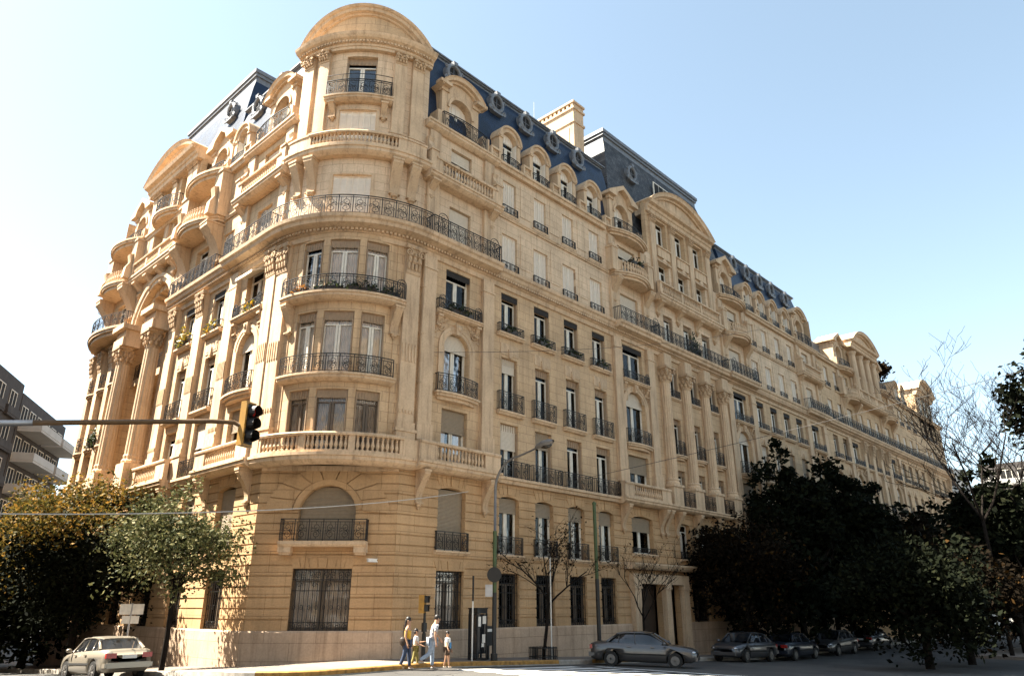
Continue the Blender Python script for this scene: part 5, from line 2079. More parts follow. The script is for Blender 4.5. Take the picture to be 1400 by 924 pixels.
# telephone kiosk
u, v = 6.62, -1.75
t = thing('phone_kiosk', 'black telephone kiosk with white stickers on its glass', 'phone booth', (u, v, zv(u, v)))
mb = MB()
mb.box(-.34, .34, -.3, .3, 1.78, 1.95)
mb.box(-.36, .36, -.32, .32, 1.95, 2.0)
for x in (-.32, .32):
    for y in (-.28, .28):
        mb.box(x - .03, x + .03, y - .03, y + .03, 0, 1.78)
mb.box(-.34, .34, -.3, .3, 0, .08)
mb.box(-.31, .31, .24, .27, .08, 1.78)
link('frame', mb.mesh('frame', 'black'), t)
mb = MB(); mb.box(-.29, .29, -.275, -.265, .25, 1.76); mb.box(-.315, -.305, -.25, .25, .25, 1.76); mb.box(.305, .315, -.25, .25, .25, 1.76)
link('panel', mb.mesh('panel', 'tinted'), t)
for x0, x1, z0, z1 in ((-.26, -.08, 1.28, 1.66), (.04, .27, 1.38, 1.68), (.02, .22, .66, .98), (-.02, .14, .5, .64)):
    mb = MB(); mb.box(x0, x1, -.29, -.28, z0, z1); link('sticker', mb.mesh('sticker', 'paper'), t)
mb = MB(); mb.box(-.18, .18, .02, .24, .95, 1.5); mb.tube([(-.12, .0, 1.0), (-.14, -.03, 1.2), (-.12, 0, 1.4)], .035, 6); link('telephone', mb.mesh('telephone', 'lamp_grey'), t)
t.scale = (.78, .8, .92)

# litter bin
u, v = 7.15, -1.6
t = thing('litter_bin', 'dark litter bin on legs between the kiosk and the lamp post', 'bin', (u, v, zv(u, v)))
mb = MB()
mb.prof([(-.2, .5), (-.26, 1.15), (.26, 1.15), (.2, .5)], -.26, .26)
mb.box(-.3, .3, -.3, .3, 1.15, 1.2)
for x in (-.2, .2):
    mb.box(x - .03, x + .03, -.03, .03, 0, .5)
link('bin_body', mb.mesh('bin_body', 'black'), t)
mb = MB(); mb.box(-.16, .16, -.305, -.26, 1.0, 1.1); link('plate', mb.mesh('plate', 'paper'), t)

def signal_head(parent, n, r=.10, vis=.16, body='tl_yellow', y=0.0):
    """stack of n aspects facing -y: housing, then each hooded lens"""
    h = n * .3
    mb = MB()
    mb.box(-.15, .15, y, y + .2, -h / 2, h / 2)
    mb.box(-.17, .17, y + .02, y + .17, -h / 2 - .03, -h / 2)
    mb.box(-.17, .17, y + .02, y + .17, h / 2, h / 2 + .03)
    hs_ = link('housing', mb.mesh('housing', body), parent)
    for i in range(n):
        z = h / 2 - .15 - .3 * i
        m = MB()
        k = 14
        for j in range(k):
            a, b = 2 * pi * j / k, 2 * pi * (j + 1) / k
            d = lambda q: vis * (1.0 if sin(q) > -.5 else .55)
            pa, pb = ((r + .02) * cos(a), (r + .02) * sin(a)), ((r + .02) * cos(b), (r + .02) * sin(b))
            m.poly((pa[0], y, z + pa[1]), (pb[0], y, z + pb[1]), (pb[0], y - d(b), z + pb[1]), (pa[0], y - d(a), z + pa[1]))
        link('visor', m.mesh('visor', 'black'), hs_)
        m = MB()
        m.plate([(r * cos(2 * pi * j / 16), z + r * sin(2 * pi * j / 16)) for j in range(16)], y - .015, y)
        link('lens', m.mesh('lens', 'lens' if i else 'lens_red'), hs_)

# pedestrian signal
u, v = 4.08, -1.6
t = thing('pedestrian_signal', 'small yellow pedestrian signal on a dark post behind the walking family', 'traffic light', (u, v, zv(u, v)))
mb = MB(); mb.tube([(0, 0, 0), (0, 0, 1.6)], .05, 8); mb.tube([(.0, 0, 0), (0, 0, .9)], .075, 8); mb.box(-.08, .08, -.06, .06, .95, 1.25)
link('post', mb.mesh('post', 'black'), t)
e = link('signal_head', None, t, (0, 0, 1.88), radians(35))
mb = MB(); mb.box(-.15, .15, 0, .2, -.31, .31); hsg = mb.mesh('housing', 'tl_yellow'); link('housing', hsg, e)
for z in (.15, -.15):
    mb = MB()
    mb.prof([(0, z + .13), (-.16, z + .13), (-.16, z + .1), (-.02, z + .1)], -.13, .13)
    mb.box(-.13, -.11, -.14, 0, z - .1, z + .12); mb.box(.11, .13, -.14, 0, z - .1, z + .12)
    link('visor', mb.mesh('visor', 'black'), e)
    mb = MB(); mb.box(-.11, .11, -.012, 0, z - .1, z + .1); link('lens', mb.mesh('lens', 'lens'), e)

# traffic light on a long mast arm reaching in from the left
HEAD = Vector((-7.41, -9.57, 5.30))
ADIR = Vector((-3.85, 1.30, -.50)) / 4.06
base = HEAD + ADIR * 5.6
t = thing('traffic_light', 'traffic light with three black hoods on a long brown mast arm', 'traffic light', (base.x, base.y, road_z(base.x, base.y)))
def relv(p):
    return tuple(Vector(p) - Vector(t.location))
mb = MB()
armz = HEAD.z - .02
P1 = HEAD + Vector((ADIR.x * .25, ADIR.y * .25, .02))
def ap(k):
    q = HEAD + ADIR * k
    q.z = 5.31 - .125 * max(0, k - .3)
    return q
mb.tube([relv((base.x, base.y, road_z(base.x, base.y))), relv((base.x, base.y, 4.5))], .11, 10)
link('post', mb.mesh('post', 'tl_brown'), t)
mb = MB()
mb.tube([relv((base.x, base.y, 4.35)), relv(ap(5.5) + Vector((0, 0, -.12))), relv(ap(5.1) + Vector((0, 0, -.03))), relv(ap(4.5)), relv(ap(3.6))], .055, 8)
link('arm', mb.mesh('arm', 'grey_pole', True), t)
mb = MB()
mb.tube([relv(ap(3.6)), relv(ap(2.4)), relv(ap(1.4)), relv(ap(.7)), relv(ap(.3) + Vector((0, 0, -.03))), relv(ap(.12) + Vector((0, 0, -.10)))], .05, 8, r1=.042)
link('arm_tip', mb.mesh('arm_tip', 'tl_brown', True), t)
e = link('signal_head', None, t, relv(HEAD + Vector((0, 0, -.02))), radians(20))
sh = e
e.scale = (.82, .82, .82)
signal_head(sh, 3, .125, .22, 'black')
mb = MB(); mb.box(-.21, -.16, -.02, .16, -.5, .5); mb.box(-.21, .14, .0, .16, .49, .54); mb.box(-.21, .14, .0, .16, -.54, -.49)
link('bracket', mb.mesh('bracket', 'tl_yellow'), sh)

# street name sign on the side street
u, v = -2.4, 8.2
t = thing('street_sign', 'white street plates on a post beside the cream car', 'sign', (u, v, zv(u, v)))
mb = MB(); mb.tube([(0, 0, 0), (0, 0, 2.35)], .035, 8); link('post', mb.mesh('post', 'grey_pole'), t)
mb = MB(); mb.box(-.42, .42, -.02, 0, 1.95, 2.33); o_ = link('plate', mb.mesh('plate', 'white_paint'), t, rz=radians(-20))
mb = MB(); mb.box(-.30, .30, -.02, 0, 1.62, 1.9); link('plate', mb.mesh('plate', 'white_paint'), t, (0, -.01, 0), radians(-20))

# security camera on the chamfered base
me = MB(); me.box(-.06, .06, -.42, -.05, -.05, .06)
me.box(-.075, .075, -.46, -.02, .06, .075)
wx, wy, a = FC.at(2.05)
t = thing('security_camera', 'small white security camera fixed to the stone beside the corner window', 'camera', (wx, wy, 3.5), a + radians(-50), me=me.mesh('security_camera', 'white_paint'))
mb = MB(); mb.tube([(0, -.05, 0), (0, .06, -.06), (.05, .14, -.06)], .02, 6); link('bracket', mb.mesh('bracket', 'white_paint'), t)

# iron guards and stakes round the young trees
def guard(u, v, lab, w=.8, h=.48, group=None):
    mb = MB()
    n = 9
    for s_ in (-1, 1):
        for i in range(n + 1):
            q = -w / 2 + w * i / n
            mb.box(q - .012, q + .012, s_ * w / 2 - .012, s_ * w / 2 + .012, 0, h)
            mb.box(s_ * w / 2 - .012, s_ * w / 2 + .012, q - .012, q + .012, 0, h)
        for z in (.1, h - .06):
            mb.box(-w / 2, w / 2, s_ * w / 2 - .015, s_ * w / 2 + .015, z, z + .03)
            mb.box(s_ * w / 2 - .015, s_ * w / 2 + .015, -w / 2, w / 2, z, z + .03)
    t = thing('tree_guard', lab, 'tree guard', (u, v, zv(u, v)), me=mb.mesh('tree_guard', 'black'))
guard(10.1, -2.0, 'low black iron guard round the leafless sapling by the grey car')
mb = MB(); mb.tube([(0, 0, 0), (0, 0, 4.0)], .028, 6)
thing('stake', 'tall white pipe stake beside the leafless sapling', 'stake', (10.35, -2.25, zv(10.3, -2.2)), me=mb.mesh('stake', 'stake'))

# flower boxes: every trough is a thing of its own
WB = 'window boxes along the fourth floor'
for i, c in enumerate(RW):
    planter(FR, c, -.13, 14.42, .8, ('green window box under the first narrow window right of the round-arched bay', 'green window box under the second narrow window right of the round-arched bay', 'drooping window box under the third narrow window right of the round-arched bay', 'window box under the narrow window beside the columned entrance bay')[i], seed=20 + i, h=.42, group=WB)
planter(FR, 6.7, -.16, 14.4, 1.5, 'wide dark green window box above the carved arch beside the tower', seed=31, h=.45, group=WB)
planter(FR, 28.2, -.35, 17.7, 1.1, 'bushy dark shrub in a trough behind the long iron balcony', seed=41, h=1.7, group=WB, n=520)
planter(FL, -6.3, -.2, 14.4, .7, 'orange and yellow flowers in a box under the cream awning on the side street', 'box_yellow', seed=51, h=.4, group=WB)
planter(FL, -10.2, -.15, 14.42, .8, 'yellow flowers in a box between the tall pilasters on the side street', 'box_yellow', seed=52, h=.45, group=WB)
planter(FL, -13.4, -.2, 14.42, .9, 'tall yellow-green plant on the bowed balcony of the side street', 'box_yellow', seed=53, h=1.0, group=WB, n=240)
planter(FB, -1.75, -.24, 14.12, 1.1, 'orange flowers at the left end of the curved tower balcony', 'box_orange', seed=54, h=.38, group=WB)
planter(FB, -.45, -.24, 14.12, 1.2, 'low green plants behind the middle of the curved tower balcony', 'box_green', seed=55, h=.3, group=WB)
planter(FB, .85, -.24, 14.12, 1.2, 'dark plants right of the middle of the curved tower balcony', 'box_green', seed=56, h=.4, group=WB)
planter(FB, 2.0, -.24, 14.12, .8, 'dark plants at the right end of the curved tower balcony', 'box_green', seed=57, h=.3, group=WB)
planter(FL, -24.0, -.3, 10.7, 1.0, 'trailing green plant on the bowed balcony above the far orange tree', 'box_green', seed=58, h=1.3, group=WB, n=420)
planter(FR, 21.3, -.5, 22.0, 1.4, 'thin green trough on the bowed balustrade of the entrance bay', 'box_green', seed=59, h=.3, group=WB)

# cables over the street
M['cable'] = plain('dusty_cable', (0.45, 0.42, 0.38), 0.7)
M['cable_dark'] = plain('dark_cable', (0.05, 0.045, 0.04), 0.7)
def cable(label, a, b, sag, r, mat, n=24, mid=None):
    a, b = Vector(a), Vector(b)
    pts = []
    for i in range(n + 1):
        q = i / n
        p = a.lerp(b, q)
        p.z -= sag * 4 * q * (1 - q)
        pts.append(tuple(p - a))
    mb = MB(); mb.tube(pts, r, 5)
    thing('overhead_cable', label, 'cable', a, me=mb.mesh('overhead_cable', mat))
cable('pale cable crossing in front of the corner window', (-12.5, -5.13, 3.5), (7.53, -.1, 6.5), .35, .016, 'cable')
cable('dark cable slung from the entrance bay over the right-hand trees', (15.8, -.1, 8.06), (18.62, -19.2, 10.35), .1, .012, 'cable_dark')
cable('thin wire slanting upward across the long front from beside the tower', (5.0, -.1, 12.2), (33.5, -3.2, 20.5), .5, .011, 'cable_dark')

# ------------------------------------------------------------------ cars
def loft(mb, sts, cap=True):
    """sts: list of rings of equal length"""
    k = len(sts[0])
    o = len(mb.v)
    for r in sts:
        mb.v += r
    for i in range(len(sts) - 1):
        for j in range(k):
            mb.f.append((o + i * k + j, o + i * k + (j + 1) % k, o + (i + 1) * k + (j + 1) % k, o + (i + 1) * k + j))
    if cap:
        mb.f.append(tuple(o + j for j in range(k)))
        mb.f.append(tuple(o + (len(sts) - 1) * k + j for j in reversed(range(k))))

def car_paint(name, col, met=.4):
    m, t, b = new_mat(name)
    b.inputs['Base Color'].default_value = (*col, 1)
    b.inputs['Metallic'].default_value = met
    b.inputs['Roughness'].default_value = .32
    b.inputs['Coat Weight'].default_value = .6
    b.inputs['Coat Roughness'].default_value = .06
    return m

def sedan_meshes(paint, key):
    out = {}
    # x, half width, z bottom, z shoulder, z top centre
    S_ = [(-2.30, .60, .42, .78, .80), (-2.26, .76, .30, .90, .93), (-2.05, .82, .24, .95, 1.0), (-1.5, .855, .22, .96, 1.0), (-.7, .865, .20, .95, .98), (.3, .865, .20, .92, .95), (1.0, .855, .20, .89, .93), (1.6, .84, .22, .83, .89), (2.05, .79, .24, .74, .80), (2.24, .68, .30, .66, .71), (2.30, .52, .40, .58, .60)]
    mb = MB()
    rings = []
    for x, w, zb, zs, zt in S_:
        h = zs - zb
        half = [(0, zb), (w * .85, zb), (w * .97, zb + h * .15), (w, zb + h * .45), (w * .985, zb + h * .72), (w * .93, zs), (w * .78, zs + (zt - zs) * .6), (0, zt)]
        rings.append([(x, y, z) for y, z in half] + [(x, -y, z) for y, z in reversed(half[1:-1])])
    loft(mb, rings)
    body = bpy.data.objects.new('body_cage', mb.mesh('body', paint, True))
    COL.objects.link(body)
    cut = MB()
    for x in (-1.36, 1.40):
        cut.tube([(x, -1.2, .33), (x, 1.2, .33)], .375, 28)
    cutter = bpy.data.objects.new('cutter', cut.mesh('cutter', 'rubber'))
    COL.objects.link(cutter)
    bm_ = body.modifiers.new('arches', 'BOOLEAN')
    bm_.operation = 'DIFFERENCE'
    bm_.object = cutter
    bm_.solver = 'EXACT'
    bpy.context.view_layer.update()
    me = bpy.data.meshes.new_from_object(body.evaluated_get(bpy.context.evaluated_depsgraph_get()))
    me.name = 'body'
    bpy.data.objects.remove(body)
    bpy.data.objects.remove(cutter)
    out['body'] = me
    # greenhouse
    G = [(-1.58, .62, .97, .99), (-1.08, .66, .95, 1.34), (-.7, .66, .94, 1.40), (.0, .66, .93, 1.41), (.40, .65, .92, 1.36), (1.12, .60, .90, .92)]
    mb = MB()
    rings = []
    for x, w, z0, z1 in G:
        half = [(0, z0 - .05), (w + .13, z0 - .02), (w + .13, z0), (w + .02 - .07 * (z1 - z0), z1 - .04 * min(1, (z1 - z0) * 3)), (w * .75, z1), (0, z1 + .015)]
        rings.append([(x, y, z) for y, z in half] + [(x, -y, z) for y, z in reversed(half[1:-1])])
    loft(mb, rings)
    out['glasshouse'] = mb.mesh('window', 'tinted', True)
    mb = MB()
    # roof skin and pillars
    rr = []
    for x, w, z1 in ((-1.12, .60, 1.335), (-.7, .635, 1.412), (0, .635, 1.425), (.42, .615, 1.372)):
        rr.append([(x, w, z1 - .045), (x, w * .8, z1 + .005), (x, 0, z1 + .02), (x, -w * .8, z1 + .005), (x, -w, z1 - .045), (x, 0, z1 - .03)])
    loft(mb, rr)
    for s_ in (-1, 1):
        mb.tube([(1.11, s_ * .725, .92), (.39, s_ * .635, 1.345)], .032, 4)
        mb.tube([(-1.56, s_ * .74, .98), (-1.07, s_ * .63, 1.31)], .06, 4)
        mb.tube([(-.28, s_ * .80, .94), (-.32, s_ * .655, 1.37)], .028, 4)
        mb.tube([(-1.13, s_ * .63, 1.31), (-.7, s_ * .655, 1.375), (0, s_ * .655, 1.385), (.43, s_ * .635, 1.345)], .025, 4)
        mb.tube([(-1.02, s_ * .805, .96), (-.98, s_ * .66, 1.33)], .02, 4)
    out['roof'] = mb.mesh('roof', paint, True)
    mb = MB()
    mb.tube([(0, -.1, 0), (0, .1, 0)], .31, 20)
    out['wheel'] = mb.mesh('wheel', 'rubber')
    mb = MB()
    mb.tube([(0, -.105, 0), (0, .105, 0)], .19, 14)
    for i in range(7):
        a = 2 * pi * i / 7
        mb.box(-.02, .02, -.115, .115, -.02, .02)
        mb.tube([(0, s0, 0) for s0 in (-.11, .11)], .05, 6)
        mb.tube([(.04 * cos(a), .11, .04 * sin(a)), (.18 * cos(a), .11, .18 * sin(a))], .02, 4)
        mb.tube([(.04 * cos(a), -.11, .04 * sin(a)), (.18 * cos(a), -.11, .18 * sin(a))], .02, 4)
    out['rim'] = mb.mesh('rim', 'lamp_grey')
    return out
def sedan(label, u, v, rz, paint, key, group=None, scale=1.0):
    z = road_z(u, v)
    gx = (road_z(u + cos(rz), v + sin(rz)) - road_z(u - cos(rz), v - sin(rz))) / 2
    t = thing('parked_car', label, 'car', (u, v, z), group=group)
    t.rotation_euler = (0, -math.atan(gx), rz)
    t.scale = (scale,) * 3
    ms = cached(('car', key), lambda: sedan_meshes(paint, key))
    link('body', ms['body'], t)
    link('window', ms['glasshouse'], t)
    link('roof', ms['roof'], t)
    for x in (-1.36, 1.40):
        for s_ in (-1, 1):
            w = link('wheel', ms['wheel'], t, (x, s_ * .745, .31))
            link('rim', ms['rim'], w)
    for s_ in (-1, 1):
        m = MB(); m.ball((2.16, s_ * .56, .64), .12, .17, .075, 10, 6)
        link('headlight', m.mesh('headlight', 'chrome', True), t)
        m = MB(); m.box(-2.315, -2.2, s_ * .60 - .17, s_ * .60 + .17, .70, .86)
        link('tail_light', m.mesh('tail_light', 'lens_red'), t)
        m = MB(); m.ball((.98, s_ * .93, .98), .07, .11, .075, 8, 6)
        link('mirror', m.mesh('mirror', paint, True), t)
        for x in (-.55, .45):
            m = MB(); m.box(x - .09, x + .09, s_ * .862 - .02, s_ * .862 + .02, .80, .83)
            link('handle', m.mesh('handle', paint), t)
        m = MB(); m.box(-1.0, 1.05, s_ * .862 - .012, s_ * .862 + .012, .50, .56)
        link('side_strip', m.mesh('side_strip', 'rubber'), t)
    m = MB(); m.box(-2.37, -2.25, -.72, .72, .38, .56); m.box(-2.36, -2.1, -.80, .80, .40, .54)
    link('rear_bumper', m.mesh('rear_bumper', paint), t)
    m = MB(); m.box(2.2, 2.35, -.66, .66, .32, .47)
    link('front_bumper', m.mesh('front_bumper', paint), t)
    m = MB(); m.box(-2.345, -2.33, -.24, .24, .68, .80)
    link('licence_plate', m.mesh('licence_plate', 'paper'), t)
    m = MB(); m.box(2.25, 2.30, -.32, .32, .53, .62)
    link('grille', m.mesh('grille', 'rubber'), t)
    return t
CREAM = car_paint('cream_car_paint', (0.27, 0.235, 0.185), .3)
GREY = car_paint('grey_car_paint', (0.085, 0.08, 0.078), .5)
DARK = car_paint('dark_blue_car_paint', (0.03, 0.035, 0.05), .4)
SILVER = car_paint('silver_car_paint', (0.09, 0.09, 0.095), .6)
sedan('cream saloon parked along the side street, seen from behind', -3.95, 5.7, pi / 2, CREAM, 'cream', scale=.93)
sedan('grey saloon pulled out from the kerb in front of the entrance', 13.3, -4.75, radians(-64), GREY, 'grey', scale=.93)
PG = 'cars parked in the shade of the right-hand trees'
for i, (uu, pt, k, lab) in enumerate(((24.2, SILVER, 'silver', 'silver saloon in deep shade under the first dark tree'), (30.0, DARK, 'dark', 'dark blue saloon in deep shade beyond the silver one'), (36.4, GREY, 'grey', 'grey saloon in deep shade between two tree trunks'), (43.5, SILVER, 'silver', 'distant silver saloon parked under the far dark trees'))):
    sedan(lab, uu, -3.7, 0 if i % 2 else pi, pt, k, PG)
# ------------------------------------------------------------------ trees
M['bark'] = plain('dark_bark', (0.014, 0.011, 0.009), 0.95, spec=.06, var=.4, scale=4, bump=.5)
M['bark_pale'] = plain('grey_bark', (0.11, 0.09, 0.07), 0.9, var=.4, scale=4, bump=.5)
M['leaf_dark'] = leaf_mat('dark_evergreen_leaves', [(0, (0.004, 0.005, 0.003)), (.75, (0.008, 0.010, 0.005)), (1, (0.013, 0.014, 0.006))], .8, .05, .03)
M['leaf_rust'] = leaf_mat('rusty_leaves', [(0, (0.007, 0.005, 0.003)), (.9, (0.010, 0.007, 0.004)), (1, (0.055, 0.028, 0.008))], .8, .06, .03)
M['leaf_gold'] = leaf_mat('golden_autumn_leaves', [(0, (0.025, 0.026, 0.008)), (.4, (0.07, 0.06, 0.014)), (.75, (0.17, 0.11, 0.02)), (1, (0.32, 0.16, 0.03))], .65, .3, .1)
M['leaf_olive'] = leaf_mat('olive_leaves', [(0, (0.030, 0.036, 0.014)), (.5, (0.075, 0.08, 0.030)), (.85, (0.14, 0.13, 0.05)), (1, (0.20, 0.17, 0.08))], .65, .2, .1)

def leaf_quad(mb, c, rnd, size):
    a = Vector((rnd.gauss(0, 1), rnd.gauss(0, 1), rnd.gauss(0, .8)))
    a = a.normalized() * size * rnd.uniform(.6, 1.35)
    b = a.cross(Vector((rnd.gauss(0, 1), rnd.gauss(0, 1), rnd.gauss(0, 1)))).normalized() * a.length * .55
    mb.poly(tuple(c - a), tuple(c + b), tuple(c + a), tuple(c - b))

def tree(name, label, u, v, h, cr, ch0, leaf, n, seed, tr=.16, bark='bark', size=.14, levels=3, spread=.5, lean=(0, 0), squash=1.0, z=None, group=None, clump=.42, twigs=True, cat='tree', gap=.0):
    """trunk and limbs by recursion; leaves gather in clumps round the limb ends with gaps between"""
    rnd = random.Random(seed)
    z0 = walk_z(u, v) if z is None else z
    t = thing(name, label, cat, (u, v, z0), group=group)
    mb = MB()
    tips = []
    def limb(p, d, L, r, lv):
        pts = [p]
        q = p
        dd = d
        for i in range(4):
            dd = (dd + Vector((rnd.gauss(0, .13), rnd.gauss(0, .13), rnd.gauss(.05, .08)))).normalized()
            q = q + dd * L / 4
            pts.append(q)
        mb.tube([tuple(x) for x in pts], r, 6 if lv == 0 else 4, r1=r * .55)
        if lv >= levels:
            tips.append(pts[-1]); tips.append(pts[2])
            return
        k = rnd.choice((3, 4, 4)) if lv else 5
        for i in range(k):
            f = pts[4] if i < 2 else pts[rnd.choice((2, 3, 3, 4))]
            az = 2 * pi * (i + rnd.random() * .6) / k
            up = rnd.uniform(.15, .95)
            nd_ = (dd * up + Vector((cos(az), sin(az), rnd.uniform(-.1, .4))) * spread * 1.7).normalized()
            limb(f, nd_, L * rnd.uniform(.55, .8), r * .52, lv + 1)
    th = ch0 + (h - ch0) * .25
    base = Vector((0, 0, -.1))
    top = Vector((lean[0] * .5, lean[1] * .5, th))
    mb.tube([tuple(base), (lean[0] * .1 + .03, lean[1] * .1, th * .4), tuple(top)], tr, 8, r1=tr * .7)
    for i in range(6):
        az = 2 * pi * (i + rnd.random() * .7) / 6
        up = rnd.uniform(.5, 1.6) if i else 3
        d = Vector((cos(az), sin(az), up)).normalized()
        limb(top - Vector((0, 0, th * .25 * rnd.random())), d, (h - th) * .42 * rnd.uniform(.8, 1.1), tr * .6, 1)
    C0 = Vector((lean[0], lean[1], (h + ch0) / 2))
    hz = (h - ch0) / 2
    # keep the skeleton inside the crown envelope
    vv = []
    for p in mb.v:
        p = Vector(p)
        e = p - C0
        q = sqrt((e.x / cr) ** 2 + (e.y / cr) ** 2 + (e.z / hz) ** 2)
        if p.z > ch0 and q > .92:
            p = C0 + e * (.92 / q)
        vv.append(tuple(p))
    mb.v = vv
    link('trunk', mb.mesh('trunk', bark), t)
    if n:
        cb = MB()
        cents = []
        for p in tips:
            e = p - C0
            q = sqrt((e.x / cr) ** 2 + (e.y / cr) ** 2 + (e.z / hz) ** 2)
            if q > .9:
                p = C0 + e * (.9 / q)
            cents.append(p)
        m = max(10, int(len(cents) * .5))
        for i in range(m):
            a, b = rnd.uniform(0, 2 * pi), rnd.uniform(-1, 1)
            rr = rnd.uniform(.45, .98)
            cents.append(C0 + Vector((cr * rr * cos(a) * sqrt(1 - b * b), cr * rr * sin(a) * sqrt(1 - b * b), hz * rr * b)))
        if gap:
            cents = [c for c in cents if rnd.random() > gap]
        cs = [clump * cr * rnd.uniform(.35, .75) * .6 for _ in cents]
        for i in range(n):
            k = rnd.randrange(len(cents))
            s_ = cs[k]
            dvec = Vector((rnd.gauss(0, 1), rnd.gauss(0, 1), rnd.gauss(0, .75)))
            dvec = dvec.normalized() * (rnd.random() ** .45) * s_ * 1.9
            leaf_quad(cb, cents[k] + dvec, rnd, size)
        link('crown', cb.mesh('crown', leaf), t)
    return t

# side street: autumn trees, sunlit top and dark foot put into two leaf colours
def turned(t, h, cr, ch, n, seed, size, mat='leaf_gold'):  # lighter golden leaves stand in for sun on the upper crown
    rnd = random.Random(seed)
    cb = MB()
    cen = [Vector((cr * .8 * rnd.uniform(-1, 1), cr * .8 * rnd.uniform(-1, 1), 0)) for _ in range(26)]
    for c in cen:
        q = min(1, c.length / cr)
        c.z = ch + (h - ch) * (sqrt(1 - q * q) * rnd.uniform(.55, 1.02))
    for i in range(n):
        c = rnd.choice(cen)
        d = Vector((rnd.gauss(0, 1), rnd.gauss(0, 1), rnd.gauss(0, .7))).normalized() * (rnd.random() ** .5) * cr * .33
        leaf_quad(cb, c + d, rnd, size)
    link('sunlit_top_leaves', cb.mesh('sunlit_top_leaves', mat), t)
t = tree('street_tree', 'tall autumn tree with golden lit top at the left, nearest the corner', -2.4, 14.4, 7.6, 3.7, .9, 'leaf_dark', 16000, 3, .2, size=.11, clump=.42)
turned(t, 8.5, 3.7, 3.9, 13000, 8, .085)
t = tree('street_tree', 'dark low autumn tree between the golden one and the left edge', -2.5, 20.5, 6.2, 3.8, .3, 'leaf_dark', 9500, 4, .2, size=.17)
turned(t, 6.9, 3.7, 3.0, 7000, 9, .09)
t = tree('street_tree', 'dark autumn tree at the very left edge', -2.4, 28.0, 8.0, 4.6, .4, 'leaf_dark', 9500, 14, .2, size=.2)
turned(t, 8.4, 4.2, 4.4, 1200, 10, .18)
tree('street_tree', 'slender olive-green tree with a thin dark trunk beside the cream car', -2.35, 4.8, 6.6, 2.55, 1.9, 'leaf_olive', 11000, 5, .10, size=.075, clump=.40, gap=.15)
# long street, building side
TG = 'dark trees along the long street'
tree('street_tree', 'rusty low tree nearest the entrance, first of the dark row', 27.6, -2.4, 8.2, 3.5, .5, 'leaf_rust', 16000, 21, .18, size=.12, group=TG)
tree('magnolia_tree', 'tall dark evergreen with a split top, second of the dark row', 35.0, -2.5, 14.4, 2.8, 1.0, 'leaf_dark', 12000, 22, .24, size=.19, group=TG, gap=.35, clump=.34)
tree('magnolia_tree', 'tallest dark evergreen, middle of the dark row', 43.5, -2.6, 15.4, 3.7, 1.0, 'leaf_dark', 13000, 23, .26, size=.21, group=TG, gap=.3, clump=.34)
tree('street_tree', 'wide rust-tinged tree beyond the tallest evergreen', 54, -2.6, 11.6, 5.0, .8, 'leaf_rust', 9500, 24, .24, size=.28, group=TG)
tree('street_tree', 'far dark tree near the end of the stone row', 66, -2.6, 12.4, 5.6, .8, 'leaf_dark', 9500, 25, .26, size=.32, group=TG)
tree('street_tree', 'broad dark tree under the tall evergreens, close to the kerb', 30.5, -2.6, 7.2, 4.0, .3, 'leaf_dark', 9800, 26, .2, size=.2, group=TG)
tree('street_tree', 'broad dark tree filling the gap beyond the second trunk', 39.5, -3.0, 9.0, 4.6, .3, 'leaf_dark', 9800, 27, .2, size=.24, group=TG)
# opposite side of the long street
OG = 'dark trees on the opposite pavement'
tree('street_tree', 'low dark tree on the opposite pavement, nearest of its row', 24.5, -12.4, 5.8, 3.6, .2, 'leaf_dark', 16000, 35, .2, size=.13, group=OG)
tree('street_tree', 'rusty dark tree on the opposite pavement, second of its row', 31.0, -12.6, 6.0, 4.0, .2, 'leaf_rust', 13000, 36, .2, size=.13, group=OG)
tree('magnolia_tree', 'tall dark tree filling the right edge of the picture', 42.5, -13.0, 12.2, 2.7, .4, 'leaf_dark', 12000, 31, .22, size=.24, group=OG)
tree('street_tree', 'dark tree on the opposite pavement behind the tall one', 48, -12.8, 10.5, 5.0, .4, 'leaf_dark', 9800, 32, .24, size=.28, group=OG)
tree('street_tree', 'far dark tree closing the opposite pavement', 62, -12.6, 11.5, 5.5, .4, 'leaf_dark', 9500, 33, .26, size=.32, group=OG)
tree('street_tree', 'sparse tall tree whose dark foliage enters at the upper right edge', 41.0, -18.0, 20.2, 2.9, 9.5, 'leaf_dark', 4200, 34, .22, size=.2, group=OG, gap=.4)
